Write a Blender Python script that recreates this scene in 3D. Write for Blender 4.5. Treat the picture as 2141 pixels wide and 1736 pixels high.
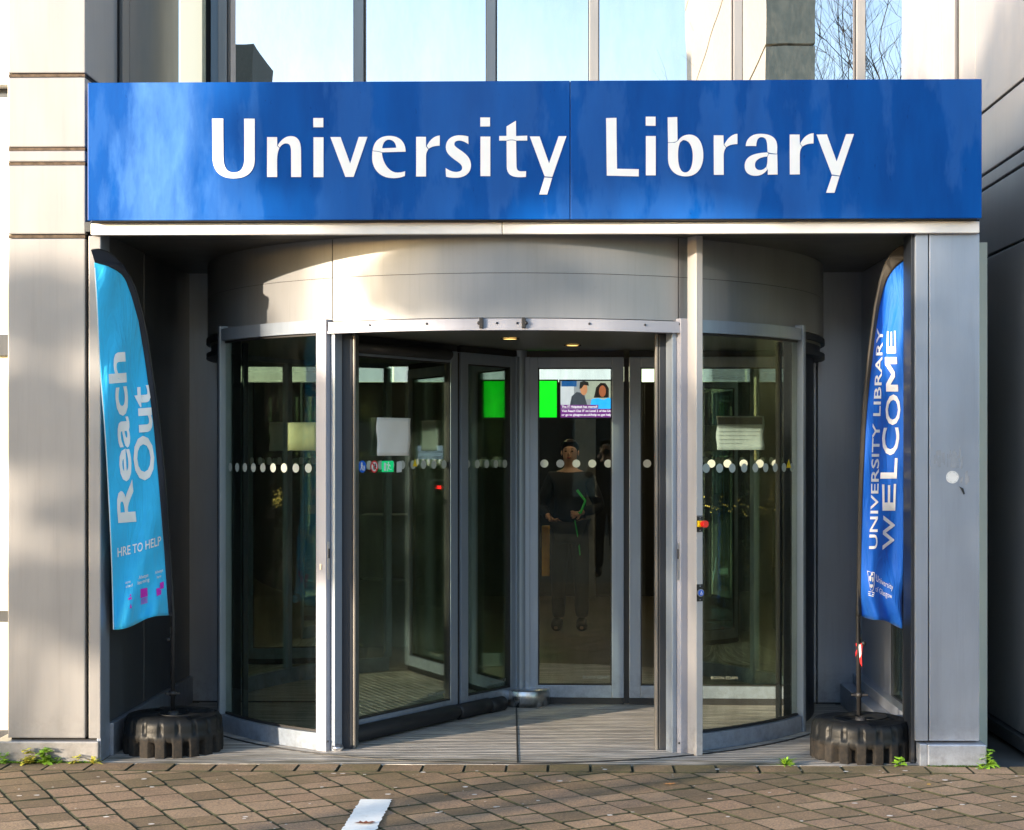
import bpy, bmesh, math, random
from mathutils import Vector, Matrix
R = math.radians
random.seed(7)
for o in list(bpy.data.objects): bpy.data.objects.remove(o, do_unlink=True)
sc = bpy.context.scene
col = sc.collection

# ------------------------------------------------------------------ camera
FPX = 3486.0; TH = 0.019; CY = -8.3; CZ = 1.55; PX = 1122.0; PY = 945.0
cam_d = bpy.data.cameras.new('camera'); cam = bpy.data.objects.new('camera', cam_d); col.objects.link(cam)
cam.location = (0, CY, CZ); cam.rotation_euler = (R(90), 0, TH)
cam_d.sensor_width = 36; cam_d.lens = 36 * FPX / 2141
cam_d.shift_x = -(PX - 1070.5) / 2141; cam_d.shift_y = (PY - 868) / 2141
cam_d.clip_start = 0.05; cam_d.clip_end = 2000
sc.camera = cam
sc.render.resolution_x = 1024; sc.render.resolution_y = 830
# ------------------------------------------------------------------ light
SUN_AZ = R(48); SUN_EL = R(10)
w = bpy.data.worlds.new('World'); sc.world = w; w.use_nodes = True
nt = w.node_tree; nt.nodes.clear()
sky = nt.nodes.new('ShaderNodeTexSky'); sky.sky_type = 'NISHITA'; sky.sun_disc = False
sky.sun_elevation = SUN_EL; sky.sun_rotation = R(180 + 48); sky.altitude = 50; sky.air_density = 1.0; sky.dust_density = 0.6; sky.ozone_density = 1.6
bg = nt.nodes.new('ShaderNodeBackground'); bg.inputs[1].default_value = 0.15
wo = nt.nodes.new('ShaderNodeOutputWorld'); nt.links.new(sky.outputs[0], bg.inputs[0]); nt.links.new(bg.outputs[0], wo.inputs[0])
sd = bpy.data.lights.new('sun', 'SUN'); sd.energy = 2.8; sd.angle = R(0.53); sd.color = (1.0, 0.82, 0.60)
so = bpy.data.objects.new('sun', sd); col.objects.link(so)
tosun = Vector((-math.sin(SUN_AZ) * math.cos(SUN_EL), -math.cos(SUN_AZ) * math.cos(SUN_EL), math.sin(SUN_EL)))
so.rotation_euler = tosun.to_track_quat('Z', 'Y').to_euler(); so.location = (-20, -20, 12)
sc.view_settings.view_transform = 'Standard'; sc.view_settings.look = 'None'
sc.view_settings.exposure = 2.1; sc.view_settings.gamma = 1
sc.cycles.max_bounces = 10; sc.cycles.transparent_max_bounces = 24; sc.cycles.glossy_bounces = 5

# ------------------------------------------------------------------ helpers
def at(xd, yd, Y):
    r = (xd - PX) / FPX; Yp = Y - CY; c, s = math.cos(TH), math.sin(TH)
    X = Yp * (r * c - s) / (c + r * s)
    dep = -X * s + Yp * c
    return Vector((X, Y, CZ + (PY - yd) / FPX * dep))
def ax(xd, Y): return at(xd, 945, Y).x
def az(yd, Y): return at(1122, yd, Y).z

def tag(o, label=None, cat=None, group=None, kind=None):
    if label: o['label'] = label
    if cat: o['category'] = cat
    if group: o['group'] = group
    if kind: o['kind'] = kind
    return o
def empty(name, loc=(0, 0, 0), label=None, cat=None, group=None, kind=None, rz=0):
    o = bpy.data.objects.new(name, None); col.objects.link(o); o.location = loc; o.rotation_euler = (0, 0, rz)
    o.empty_display_size = 0.05
    return tag(o, label, cat, group, kind)
def link_mesh(name, me, mat, parent=None, world=True, smooth=False):
    """world=True: mesh data is in world coordinates; keep it there under the parent."""
    o = bpy.data.objects.new(name, me); col.objects.link(o)
    mats = mat if isinstance(mat, (list, tuple)) else [mat]
    for m in mats: me.materials.append(m)
    if smooth:
        for p in me.polygons: p.use_smooth = True
    if parent is not None:
        o.parent = parent
        if world:
            bpy.context.view_layer.update()
            o.matrix_parent_inverse = parent.matrix_world.inverted()
    return o
class MB:
    def __init__(s): s.bm = bmesh.new()
    def box(s, x0, x1, y0, y1, z0, z1, bev=0.0, M=None, mi=0):
        r = bmesh.ops.create_cube(s.bm, size=1)
        T = Matrix.Translation(((x0+x1)/2, (y0+y1)/2, (z0+z1)/2)) @ Matrix.Diagonal((x1-x0, y1-y0, z1-z0, 1))
        if M is not None: T = M @ T
        bmesh.ops.transform(s.bm, matrix=T, verts=r['verts'])
        fs = set(f for v in r['verts'] for f in v.link_faces)
        for f in fs: f.material_index = mi
        if bev > 0:
            es = list(set(e for v in r['verts'] for e in v.link_edges))
            bmesh.ops.bevel(s.bm, geom=es, offset=bev, segments=2, affect='EDGES', profile=0.6)
        return s
    def poly(s, pts, mi=0):
        f = s.bm.faces.new([s.bm.verts.new(p) for p in pts]); f.material_index = mi; return s
    def prism(s, pts, d, mi=0):
        """polygon pts (3d) extruded by vector d"""
        d = Vector(d); n = len(pts)
        a = [s.bm.verts.new(p) for p in pts]; b = [s.bm.verts.new(Vector(p) + d) for p in pts]
        fs = [s.bm.faces.new(a[::-1]), s.bm.faces.new(b)]
        for i in range(n): fs.append(s.bm.faces.new((a[i], a[(i+1) % n], b[(i+1) % n], b[i])))
        for f in fs: f.material_index = mi
        return s
    def arc(s, C, r0, r1, a0, a1, z0, z1, n=None, mi=0):
        n = n or max(3, int(abs(a1 - a0) / 1.5))
        cr = ((r0, z0), (r1, z0), (r1, z1), (r0, z1))
        def pt(i, r, z):
            t = R(a0 + (a1 - a0) * i / n); return (C[0] + r * math.sin(t), C[1] - r * math.cos(t), z)
        for k in range(4):
            if r0 == 0 and k == 3: continue
            A, B = cr[k], cr[(k+1) % 4]
            ra = [s.bm.verts.new(pt(i, *A)) for i in range(n + 1)]
            rb = [s.bm.verts.new(pt(i, *B)) for i in range(n + 1)]
            for i in range(n):
                q = (ra[i], rb[i], rb[i+1], ra[i+1])
                if k == 1 or k == 3 or (A[0] != 0 and B[0] != 0): f = s.bm.faces.new(q if a1 > a0 else q[::-1])
                else:
                    f = s.bm.faces.new(q)
                f.material_index = mi; f.smooth = (k in (1, 3))
        if abs(a1 - a0) < 359:
            for i in (0, n):
                s.bm.faces.new([s.bm.verts.new(pt(i, *c)) for c in cr]).material_index = mi
        return s
    def tube(s, pts, rad, n=8, mi=0, cap=True):
        pts = [Vector(p) for p in pts]; rings = []
        for i, p in enumerate(pts):
            d = (pts[min(i+1, len(pts)-1)] - pts[max(i-1, 0)]).normalized()
            u = d.orthogonal().normalized() if i == 0 else (pu - d * pu.dot(d)).normalized()
            pu = u; v = d.cross(u)
            rr = rad[i] if isinstance(rad, (list, tuple)) else rad
            rings.append([s.bm.verts.new(p + (u * math.cos(2*math.pi*k/n) + v * math.sin(2*math.pi*k/n)) * rr) for k in range(n)])
        for i in range(len(rings) - 1):
            for k in range(n):
                f = s.bm.faces.new((rings[i][k], rings[i][(k+1) % n], rings[i+1][(k+1) % n], rings[i+1][k])); f.smooth = True; f.material_index = mi
        if cap:
            s.bm.faces.new(rings[0][::-1]).material_index = mi; s.bm.faces.new(rings[-1]).material_index = mi
        return s
    def lathe(s, C, prof, n=48, mi=0, smooth=True):
        rings = [[s.bm.verts.new((C[0] + r*math.cos(2*math.pi*k/n), C[1] + r*math.sin(2*math.pi*k/n), C[2] + z)) for k in range(n)] for r, z in prof]
        for i in range(len(rings)-1):
            for k in range(n):
                f = s.bm.faces.new((rings[i][k], rings[i][(k+1) % n], rings[i+1][(k+1) % n], rings[i+1][k])); f.smooth = smooth; f.material_index = mi
        return s
    def sphere(s, c, r, sc=(1, 1, 1), seg=16, mi=0):
        g = bmesh.ops.create_uvsphere(s.bm, u_segments=seg, v_segments=seg//2+2, radius=r)
        bmesh.ops.transform(s.bm, matrix=Matrix.Translation(c) @ Matrix.Diagonal((*sc, 1)), verts=g['verts'])
        for v in g['verts']:
            for f in v.link_faces: f.smooth = True; f.material_index = mi
        return s
    def build(s, name, mat, parent=None, smooth=False):
        bmesh.ops.recalc_face_normals(s.bm, faces=s.bm.faces)
        me = bpy.data.meshes.new(name); s.bm.to_mesh(me); s.bm.free()
        return link_mesh(name, me, mat, parent, smooth=smooth)

# ---- materials
def newmat(name):
    m = bpy.data.materials.new(name); m.use_nodes = True; return m, m.node_tree, m.node_tree.nodes['Principled BSDF']
def N(nt, t, **kw):
    n = nt.nodes.new(t)
    for k, v in kw.items():
        if k.startswith('i_'): n.inputs[k[2:].replace('_', ' ')].default_value = v
        else: setattr(n, k, v)
    return n
def coord(nt, scale=(1, 1, 1), kind='Object'):
    tc = N(nt, 'ShaderNodeTexCoord'); mp = N(nt, 'ShaderNodeMapping'); mp.inputs['Scale'].default_value = scale
    nt.links.new(tc.outputs[kind], mp.inputs[0]); return mp.outputs[0]
def noise(nt, vec, scale, detail=4, rough=0.55):
    n = N(nt, 'ShaderNodeTexNoise'); n.inputs['Scale'].default_value = scale; n.inputs['Detail'].default_value = detail
    n.inputs['Roughness'].default_value = rough; nt.links.new(vec, n.inputs['Vector']); return n.outputs['Fac']
def ramp(nt, fac, stops):
    r = N(nt, 'ShaderNodeValToRGB'); e = r.color_ramp.elements
    while len(e) < len(stops): e.new(0.5)
    for i, (p, c) in enumerate(stops): e[i].position = p; e[i].color = (*c, 1) if len(c) == 3 else c
    nt.links.new(fac, r.inputs[0]); return r.outputs[0]
def mixc(nt, fac, a, b, mode='MIX'):
    m = N(nt, 'ShaderNodeMix', data_type='RGBA', blend_type=mode)
    for s_, v in ((m.inputs[0], fac), (m.inputs[6], a), (m.inputs[7], b)):
        if hasattr(v, 'links'): nt.links.new(v, s_)
        elif isinstance(v, (int, float)): s_.default_value = v
        else: s_.default_value = (*v, 1)
    return m.outputs[2]
def bump(nt, b, h, strength=0.2, dist=0.01):
    n = N(nt, 'ShaderNodeBump'); n.inputs['Strength'].default_value = strength; n.inputs['Distance'].default_value = dist
    nt.links.new(h, n.inputs['Height']); nt.links.new(n.outputs[0], b.inputs['Normal'])
def metal(name, c, rough=0.38, met=0.6, var=0.12, streak=True, dirt=0.25):
    m, nt, b = newmat(name)
    v = coord(nt, (1, 1, 0.25) if streak else (1, 1, 1))
    n1 = noise(nt, v, 6, 5); n2 = noise(nt, coord(nt), 60, 3)
    dark = tuple(x * (1 - var) for x in c); lite = tuple(min(1, x * (1 + var)) for x in c)
    base = ramp(nt, n1, [(0.3, dark), (0.7, lite)])
    spots = ramp(nt, noise(nt, coord(nt), 34, 6, 0.7), [(0.62, (0, 0, 0)), (0.78, (1, 1, 1))])
    sp = N(nt, 'ShaderNodeMath', operation='MULTIPLY'); nt.links.new(spots, sp.inputs[0]); sp.inputs[1].default_value = dirt
    base = mixc(nt, sp.outputs[0], base, tuple(x * 0.55 for x in c))
    drip = ramp(nt, noise(nt, coord(nt, (9, 9, .35)), 3.5, 6, .7), [(0.50, (1, 1, 1)), (0.72, (.70, .69, .67))])
    base = mixc(nt, .28, base, drip, 'MULTIPLY')
    sepz = N(nt, 'ShaderNodeSeparateXYZ'); nt.links.new(coord(nt), sepz.inputs[0])
    gz = N(nt, 'ShaderNodeMapRange'); nt.links.new(sepz.outputs[2], gz.inputs[0]); gz.inputs[1].default_value = .28; gz.inputs[2].default_value = 0.0
    gm = N(nt, 'ShaderNodeMath', operation='MULTIPLY'); nt.links.new(gz.outputs[0], gm.inputs[0]); nt.links.new(ramp(nt, noise(nt, coord(nt), 18, 6, .75), [(.42, (0, 0, 0)), (.66, (.42, .42, .42))]), gm.inputs[1])
    base = mixc(nt, gm.outputs[0], base, (.06, .05, .035))
    nt.links.new(base, b.inputs['Base Color'])
    b.inputs['Metallic'].default_value = met
    rr = N(nt, 'ShaderNodeMapRange'); nt.links.new(n1, rr.inputs[0]); rr.inputs[3].default_value = rough - 0.08; rr.inputs[4].default_value = rough + 0.1
    nt.links.new(rr.outputs[0], b.inputs['Roughness'])
    bump(nt, b, noise(nt, coord(nt), 2.2, 2), 0.25, 0.012)
    return m
def plain(name, c, rough=0.6, met=0.0, var=0.1, scale=12, bmp=0.0, spec=0.5):
    m, nt, b = newmat(name)
    n1 = noise(nt, coord(nt), scale, 5)
    nt.links.new(ramp(nt, n1, [(0.3, tuple(x*(1-var) for x in c)), (0.7, tuple(min(1, x*(1+var)) for x in c))]), b.inputs['Base Color'])
    b.inputs['Roughness'].default_value = rough; b.inputs['Metallic'].default_value = met
    b.inputs['Specular IOR Level'].default_value = spec
    if bmp: bump(nt, b, n1, bmp, 0.004)
    return m
def emit(name, c, s):
    m, nt, b = newmat(name); b.inputs['Base Color'].default_value = (*c, 1)
    b.inputs['Emission Color'].default_value = (*c, 1); b.inputs['Emission Strength'].default_value = s; b.inputs['Roughness'].default_value = 0.4
    return m
def glass(name, tint, refl_base, refl_gain, refl_tint=(1, 1, 1), rough=0.0, wavy=0.0, dust=1.0):
    m = bpy.data.materials.new(name); m.use_nodes = True; nt = m.node_tree; nt.nodes.clear()
    out = N(nt, 'ShaderNodeOutputMaterial'); mx = N(nt, 'ShaderNodeMixShader')
    tr = N(nt, 'ShaderNodeBsdfTransparent'); gl = N(nt, 'ShaderNodeBsdfGlossy')
    # a thin streaky film of dust on the pane
    dn = noise(nt, coord(nt, (1, 1, 0.3)), 9, 6, 0.65)
    nt.links.new(ramp(nt, dn, [(0.35, tint), (0.8, tuple(x * 0.86 for x in tint))]), tr.inputs[0])
    gl.inputs[0].default_value = (*refl_tint, 1); gl.inputs['Roughness'].default_value = rough
    if wavy:
        bn = N(nt, 'ShaderNodeBump'); bn.inputs['Strength'].default_value = wavy; bn.inputs['Distance'].default_value = .01
        nt.links.new(noise(nt, coord(nt, (1, 1, .6)), 1.6, 2), bn.inputs['Height']); nt.links.new(bn.outputs[0], gl.inputs['Normal'])
        nt.links.new(ramp(nt, noise(nt, coord(nt, (1, 1, .2)), 4, 6, .65), [(.35, tuple(x*.86 for x in refl_tint)), (.65, refl_tint)]), gl.inputs[0])
    fr = N(nt, 'ShaderNodeFresnel'); fr.inputs[0].default_value = 1.5
    ma = N(nt, 'ShaderNodeMath', operation='MULTIPLY_ADD'); nt.links.new(fr.outputs[0], ma.inputs[0]); ma.inputs[1].default_value = refl_gain; ma.inputs[2].default_value = refl_base
    ma.use_clamp = True
    nt.links.new(ma.outputs[0], mx.inputs[0]); nt.links.new(tr.outputs[0], mx.inputs[1]); nt.links.new(gl.outputs[0], mx.inputs[2])
    df = N(nt, 'ShaderNodeBsdfDiffuse'); df.inputs[0].default_value = (0.5, 0.5, 0.45, 1)
    m2 = N(nt, 'ShaderNodeMixShader')
    nt.links.new(ramp(nt, noise(nt, coord(nt, (1, 1, 0.4)), 22, 7, 0.75), [(0.45, (0.0005,)*3), (0.8, (0.007*dust,)*3)]), m2.inputs[0])
    nt.links.new(mx.outputs[0], m2.inputs[1]); nt.links.new(df.outputs[0], m2.inputs[2]); nt.links.new(m2.outputs[0], out.inputs[0])
    return m

M = {}
M['clad'] = metal('cladding_silver', (0.285, 0.28, 0.285), 0.38, 0.25, 0.06)
M['clad_shaded'] = metal('cladding_shade_tint', (0.33, 0.37, 0.45), 0.34, 0.55, 0.07)  # silver cladding with the blue tone of shade put into its colour
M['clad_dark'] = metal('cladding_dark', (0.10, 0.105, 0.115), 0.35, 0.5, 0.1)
M['frame'] = metal('door_frame_aluminium', (0.27, 0.32, 0.40), 0.36, 0.45, 0.05, dirt=0.1)
M['post'] = metal('post_aluminium', (0.33, 0.34, 0.40), 0.45, 0.2, 0.05, dirt=0.1)
M['fascia'] = metal('drum_fascia_metal', (0.24, 0.25, 0.27), 0.40, 0.4, 0.06)
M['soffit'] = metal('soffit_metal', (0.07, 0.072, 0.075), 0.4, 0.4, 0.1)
M['ledge'] = plain('ledge_white', (0.72, 0.72, 0.74), 0.35, 0.1, 0.04)
M['steel'] = metal('brushed_steel', (0.55, 0.55, 0.56), 0.28, 0.95, 0.1)
M['black'] = plain('black_rubber', (0.012, 0.012, 0.014), 0.55, 0, 0.2)
M['void'] = plain('dark_joint', (0.006, 0.006, 0.008), 0.8, 0, 0.2)
M['jamb'] = metal('dark_jamb', (0.013, 0.018, 0.028), 0.45, 0.1, 0.1, dirt=0.2)
M['glass'] = glass('door_glass', (0.89, 0.935, 0.90), 0.006, 0.55, (0.9, 1.0, 0.92))
M['glass_up'] = glass('mirror_window_glass', (0.30, 0.33, 0.32), 0.80, 0.5, (0.66, 0.64, 0.68), 0.0, 0.06, 14.0)
M['white'] = plain('white_vinyl', (0.86, 0.86, 0.86), 0.4, 0, 0.02, spec=0.4)
M['paper'] = plain('paper', (0.82, 0.82, 0.80), 0.8, 0, 0.02)
M['cream'] = plain('cream_render', (0.84, 0.80, 0.62), 0.7, 0, 0.04, 3)
M['dots'] = plain('frosted_dot', (0.42, 0.46, 0.42), 0.7, 0, 0.03)
M['dot_pale'] = plain('frosted_dot_pale', (0.55, 0.57, 0.55), 0.7, 0, 0.03)

# ------------------------------------------------------------------ ground
g = MB(); g.poly([(-300, -300, -0.03), (300, -300, -0.03), (300, 300, -0.03), (-300, 300, -0.03)])
tag(g.build('ground', plain('tarmac', (0.06, 0.058, 0.056), 0.9, 0, 0.25, 3)), kind='structure')

def paving_mat():
    m, nt, b = newmat('block_paving'); v = coord(nt)
    at_ = N(nt, 'ShaderNodeAttribute', attribute_name='tone')
    n1 = noise(nt, v, 9, 6, 0.65); n2 = noise(nt, v, 85, 5, 0.85); n3 = noise(nt, v, 1.2, 4)
    c = ramp(nt, at_.outputs['Fac'], [(0.0, (0.14, 0.095, 0.055)), (0.35, (0.20, 0.135, 0.080)), (0.7, (0.245, 0.160, 0.105)), (1.0, (0.29, 0.20, 0.13))])
    c = mixc(nt, 0.55, c, ramp(nt, n1, [(0.25, (0.55, 0.55, 0.55)), (0.75, (1.35, 1.3, 1.25))]), 'MULTIPLY')
    c = mixc(nt, 0.85, c, ramp(nt, n2, [(0.30, (0.35, 0.35, 0.35)), (0.5, (0.95, 0.95, 0.95)), (0.68, (2.1, 1.95, 1.7))]), 'MULTIPLY')
    # moss close to the threshold
    sep = N(nt, 'ShaderNodeSeparateXYZ'); nt.links.new(coord(nt), sep.inputs[0])
    mr = N(nt, 'ShaderNodeMapRange'); nt.links.new(sep.outputs[1], mr.inputs[0]); mr.inputs[1].default_value = -0.75; mr.inputs[2].default_value = -0.03
    mm = N(nt, 'ShaderNodeMath', operation='MULTIPLY'); nt.links.new(mr.outputs[0], mm.inputs[0])
    nt.links.new(ramp(nt, noise(nt, v, 2.4, 5), [(0.42, (0, 0, 0)), (0.62, (1, 1, 1))]), mm.inputs[1])
    m3 = N(nt, 'ShaderNodeMath', operation='MULTIPLY'); nt.links.new(mm.outputs[0], m3.inputs[0]); m3.inputs[1].default_value = 0.6
    c = mixc(nt, m3.outputs[0], c, (0.085, 0.085, 0.022))
    nt.links.new(c, b.inputs['Base Color']); b.inputs['Roughness'].default_value = 0.85
    hm = N(nt, 'ShaderNodeMath', operation='ADD'); nt.links.new(n2, hm.inputs[0]); nt.links.new(n1, hm.inputs[1])
    bump(nt, b, hm.outputs[0], 0.9, 0.006)
    return m
M['pave'] = paving_mat()
M['joint'] = plain('mossy_joint', (0.028, 0.030, 0.013), 0.95, 0, 0.5, 20)
M['gum'] = plain('gum_spot', (0.62, 0.58, 0.54), 0.7)
def paint_mat():
    m, nt, b = newmat('road_paint_white')
    n1 = noise(nt, coord(nt), 26, 7, .75)
    nt.links.new(ramp(nt, n1, [(0.28, (.30, .25, .20)), (0.36, (.74, .73, .71)), (0.7, (.84, .84, .83))]), b.inputs['Base Color']); b.inputs['Roughness'].default_value = .65
    bump(nt, b, noise(nt, coord(nt), 90, 4, .8), .5, .004)
    return m
M['paint'] = paint_mat()

def clip_half(poly, axis, lim, keep_less):
    out = []
    for i in range(len(poly)):
        a, b = poly[i], poly[(i+1) % len(poly)]
        ia = (a[axis] <= lim) == keep_less or a[axis] == lim; ib = (b[axis] <= lim) == keep_less or b[axis] == lim
        if ia: out.append(a)
        if ia != ib:
            t = (lim - a[axis]) / (b[axis] - a[axis]); out.append((a[0] + t*(b[0]-a[0]), a[1] + t*(b[1]-a[1])))
    return out
def inset(poly, d):
    n = len(poly); out = []
    area = sum(poly[i][0]*poly[(i+1) % n][1] - poly[(i+1) % n][0]*poly[i][1] for i in range(n))
    s = 1 if area > 0 else -1
    for i in range(n):
        p0, p1, p2 = Vector(poly[i-1]), Vector(poly[i]), Vector(poly[(i+1) % n])
        e1 = (p1-p0); e2 = (p2-p1)
        if e1.length < 1e-5 or e2.length < 1e-5: return None
        e1.normalize(); e2.normalize()
        n1 = Vector((-e1.y, e1.x))*s; n2 = Vector((-e2.y, e2.x))*s
        k = 1 + n1.dot(n2)
        if k < 0.25: return None
        out.append(tuple(p1 + (n1+n2) * d / k))
    return out
bm = bmesh.new(); tone = bm.faces.layers.float.new('tone')
def worn(poly):
    out = []; n = len(poly)
    for i in range(n):
        p0, p1, p2 = Vector(poly[i-1]), Vector(poly[i]), Vector(poly[(i+1) % n])
        c_ = min(random.uniform(.006, .013), (p0-p1).length*.3, (p2-p1).length*.3)
        out.append(tuple(p1 + (p0-p1).normalized()*c_)); out.append(tuple(p1 + (p2-p1).normalized()*c_))
    return out
def block(poly, z=0.0):
    poly = worn(poly)
    a = inset(poly, 0.0036); 
    if not a: return
    b = inset(poly, 0.0078)
    if not b: return
    area = abs(sum(b[i][0]*b[(i+1) % len(b)][1] - b[(i+1) % len(b)][0]*b[i][1] for i in range(len(b)))) / 2
    if area < 0.0012: return
    dz = [random.uniform(-.0018, .0018) for _ in range(3)]
    def zz(p): return z + dz[0] + dz[1]*(p[0]-poly[0][0])*5 + dz[2]*(p[1]-poly[0][1])*5
    t = random.random()
    va = [bm.verts.new((p[0], p[1], zz(p)-0.0035)) for p in a]; vb = [bm.verts.new((p[0], p[1], zz(p))) for p in b]
    vc = [bm.verts.new((p[0], p[1], -0.025)) for p in a]
    f = bm.faces.new(vb); f[tone] = t
    for i in range(len(a)):
        j = (i+1) % len(a)
        f = bm.faces.new((va[i], va[j], vb[j], vb[i])); f[tone] = t * 0.5; f.material_index = 2
        f = bm.faces.new((vc[i], vc[j], va[j], va[i])); f[tone] = 0; f.material_index = 2
ang = R(28.8); da = Vector((math.sin(ang), -math.cos(ang))); db = Vector((math.cos(ang), math.sin(ang)))
YB0, YB1 = -0.045, -0.235
org = Vector((-0.02, -0.235)); cw = 0.178
for ci in range(-34, 46):
    base = org + db * (ci * cw); s = -6.0 + random.uniform(0, .2)
    while s < 8.5:
        L = random.choice((0.138, 0.16, 0.165, 0.18, 0.195, 0.21)); 
        P = [base + da*s, base + da*(s+L), base + da*(s+L) + db*cw, base + da*s + db*cw]
        P = [(p.x + random.uniform(-.0022, .0022), p.y + random.uniform(-.0022, .0022)) for p in P]
        s += L
        if max(p[0] for p in P) < -5 or min(p[0] for p in P) > 5 or min(p[1] for p in P) > YB1 or max(p[1] for p in P) < -7.5: continue
        Q = clip_half(P, 1, YB1, True)
        if len(Q) >= 3: block(Q)
x = -5.03
while x < 5:
    L = 0.2055
    j = lambda: random.uniform(-.0015, .0015)
    block([(x + j(), YB1), (x + L + j(), YB1), (x + L + j(), YB0 + j()), (x + j(), YB0 + j())], 0.001); x += L
# chewing-gum spots and pale grit pressed on the blocks
def spot(x, y, r, mi):
    n = 9; a0 = random.random()*6; k = random.uniform(.55, 1)
    f = bm.faces.new([bm.verts.new((x + r*random.uniform(.8, 1.15)*math.cos(a0 + 6.2832*i/n), y + k*r*random.uniform(.8, 1.15)*math.sin(a0 + 6.2832*i/n), 0.0045)) for i in range(n)])
    f.material_index = mi
for _ in range(150):
    spot(random.uniform(-2.8, 2.9), random.uniform(-1.75, -0.08), random.choice((.004, .005, .006, .009, .013)), 1)
for xd, yd in ((216, 1640), (301, 1634), (313, 1619), (698, 1621), (717, 1621), (811, 1664), (973, 1648), (992, 1664), (77, 1669), (1171, 1635), (1275, 1706), (1787, 1679), (1860, 1705), (1976, 1630), (2120, 1664), (2012, 1681), (1893, 1611), (1500, 1609)):
    dep = 1.55*FPX/(yd-PY); p = at(xd, yd, dep + CY); spot(p.x, p.y, 0.014, 1)
me = bpy.data.meshes.new('paving'); bm.to_mesh(me); bm.free()
pv = link_mesh('paving', me, [M['pave'], M['gum'], M['joint']]); tag(pv, kind='structure')
b = MB(); b.box(-5.2, 5.2, -7.6, -0.03, -0.028, -0.0075)
tag(b.build('paving_bed', M['joint']), kind='structure')
# painted stripe, broken along the joints
bm = bmesh.new()
def quad(pts, z=0.0052):
    bm.faces.new([bm.verts.new((p[0], p[1], z)) for p in pts])
x0, x1 = -0.925, -0.785; ys = -0.90
prev = None; y = ys; L_, R_ = [], []
while y > -7.4:
    L_.append((x0 + random.uniform(-.004, .004), y)); R_.append((x1 + random.uniform(-.004, .004), y)); y -= 0.025
for i in range(len(L_)-1):
    if 0.56 < abs(L_[i][1]) - 0.9 < 0.0: continue
    quad([L_[i], R_[i], R_[i+1], L_[i+1]])
me = bpy.data.meshes.new('painted_line'); bm.to_mesh(me); bm.free()
tag(link_mesh('painted_line', me, M['paint']), 'white painted stripe running over the brown paving blocks', 'road marking')

# ribbed entrance floor
def mat_floor(ang0=0.0):
    m, nt, b = newmat('ribbed_entrance_matting')
    tc = N(nt, 'ShaderNodeTexCoord'); sep = N(nt, 'ShaderNodeSeparateXYZ'); nt.links.new(tc.outputs['Object'], sep.inputs[0])
    mu = N(nt, 'ShaderNodeMath', operation='MULTIPLY'); nt.links.new(sep.outputs[1], mu.inputs[0]); mu.inputs[1].default_value = 2*math.pi/0.047
    sn = N(nt, 'ShaderNodeMath', operation='SINE'); nt.links.new(mu.outputs[0], sn.inputs[0])
    mr = N(nt, 'ShaderNodeMapRange'); nt.links.new(sn.outputs[0], mr.inputs[0]); mr.inputs[1].default_value = -1; mr.inputs[2].default_value = 1
    worn = noise(nt, coord(nt, (1.0, 2.2, 1)), 2.2, 5, 0.6)
    fine = noise(nt, coord(nt, (.35, 16, 1)), 6, 6, 0.75)
    rib = ramp(nt, mr.outputs[0], [(0.3, (0.04, 0.037, 0.033)), (0.6, (0.62, 0.59, 0.56))])
    pale = ramp(nt, fine, [(0.42, (0.10, 0.09, 0.08)), (0.56, (0.62, 0.57, 0.52)), (0.7, (0.80, 0.75, 0.70))])
    c = mixc(nt, ramp(nt, worn, [(0.36, (0.50,)*3), (0.56, (0.97,)*3)]), rib, pale)
    c = mixc(nt, 0.5, c, ramp(nt, fine, [(0.25, (0.55, 0.55, 0.55)), (0.75, (1.2, 1.2, 1.2))]), 'MULTIPLY')
    # green-brown algae near the front edge
    mg = N(nt, 'ShaderNodeMapRange'); nt.links.new(sep.outputs[1], mg.inputs[0]); mg.inputs[1].default_value = 0.30; mg.inputs[2].default_value = 0.02
    k = N(nt, 'ShaderNodeMath', operation='MULTIPLY'); nt.links.new(mg.outputs[0], k.inputs[0])
    nt.links.new(ramp(nt, noise(nt, coord(nt, (0.8, 4, 1)), 2.3, 5), [(0.42, (0, 0, 0)), (0.60, (0.8, 0.8, 0.8))]), k.inputs[1])
    c = mixc(nt, k.outputs[0], c, (0.07, 0.06, 0.028))
    nt.links.new(c, b.inputs['Base Color']); b.inputs['Roughness'].default_value = 0.55; b.inputs['Metallic'].default_value = 0.15
    bump(nt, b, mr.outputs[0], 0.8, 0.006)
    return m
M['mat'] = mat_floor()
C = Vector((-0.32, 1.94))
b = MB(); b.box(-2.335, 1.80, -0.04, 2.0, -0.02, 0.0)
tag(b.build('entrance_floor', M['mat']), kind='structure')
b = MB()
b.arc(C, 0.0, 1.955, -180, 180, -0.01, 0.004, n=120)
tag(b.build('drum_floor', M['mat']), kind='structure')
b = MB(); b.arc(C, 1.956, 1.966, -75, 75, -0.01, 0.0055, n=120)
dd = Vector((0.035, -1)).normalized()
b.box(-0.0045, 0.0045, 0.12, 1.955, 0.004, 0.0065, M=Matrix.Translation((C.x, C.y, 0)) @ Matrix.Rotation(math.pi + 0.035, 4, 'Z'))
b.box(-0.375, -0.368, -0.04, -0.01, 0.0, 0.003)
tag(b.build('floor_joint', M['black']), kind='structure')

# ------------------------------------------------------------------ library building
lib = empty('library_building', (0, 1, 0), 'silver metal-clad library front around the revolving door with tall mirrored windows above', 'building')
def part(name, mb, mat, parent=lib, label=None):
    o = mb.build(name, mat, parent)
    if label: o['label'] = label
    return o
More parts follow.
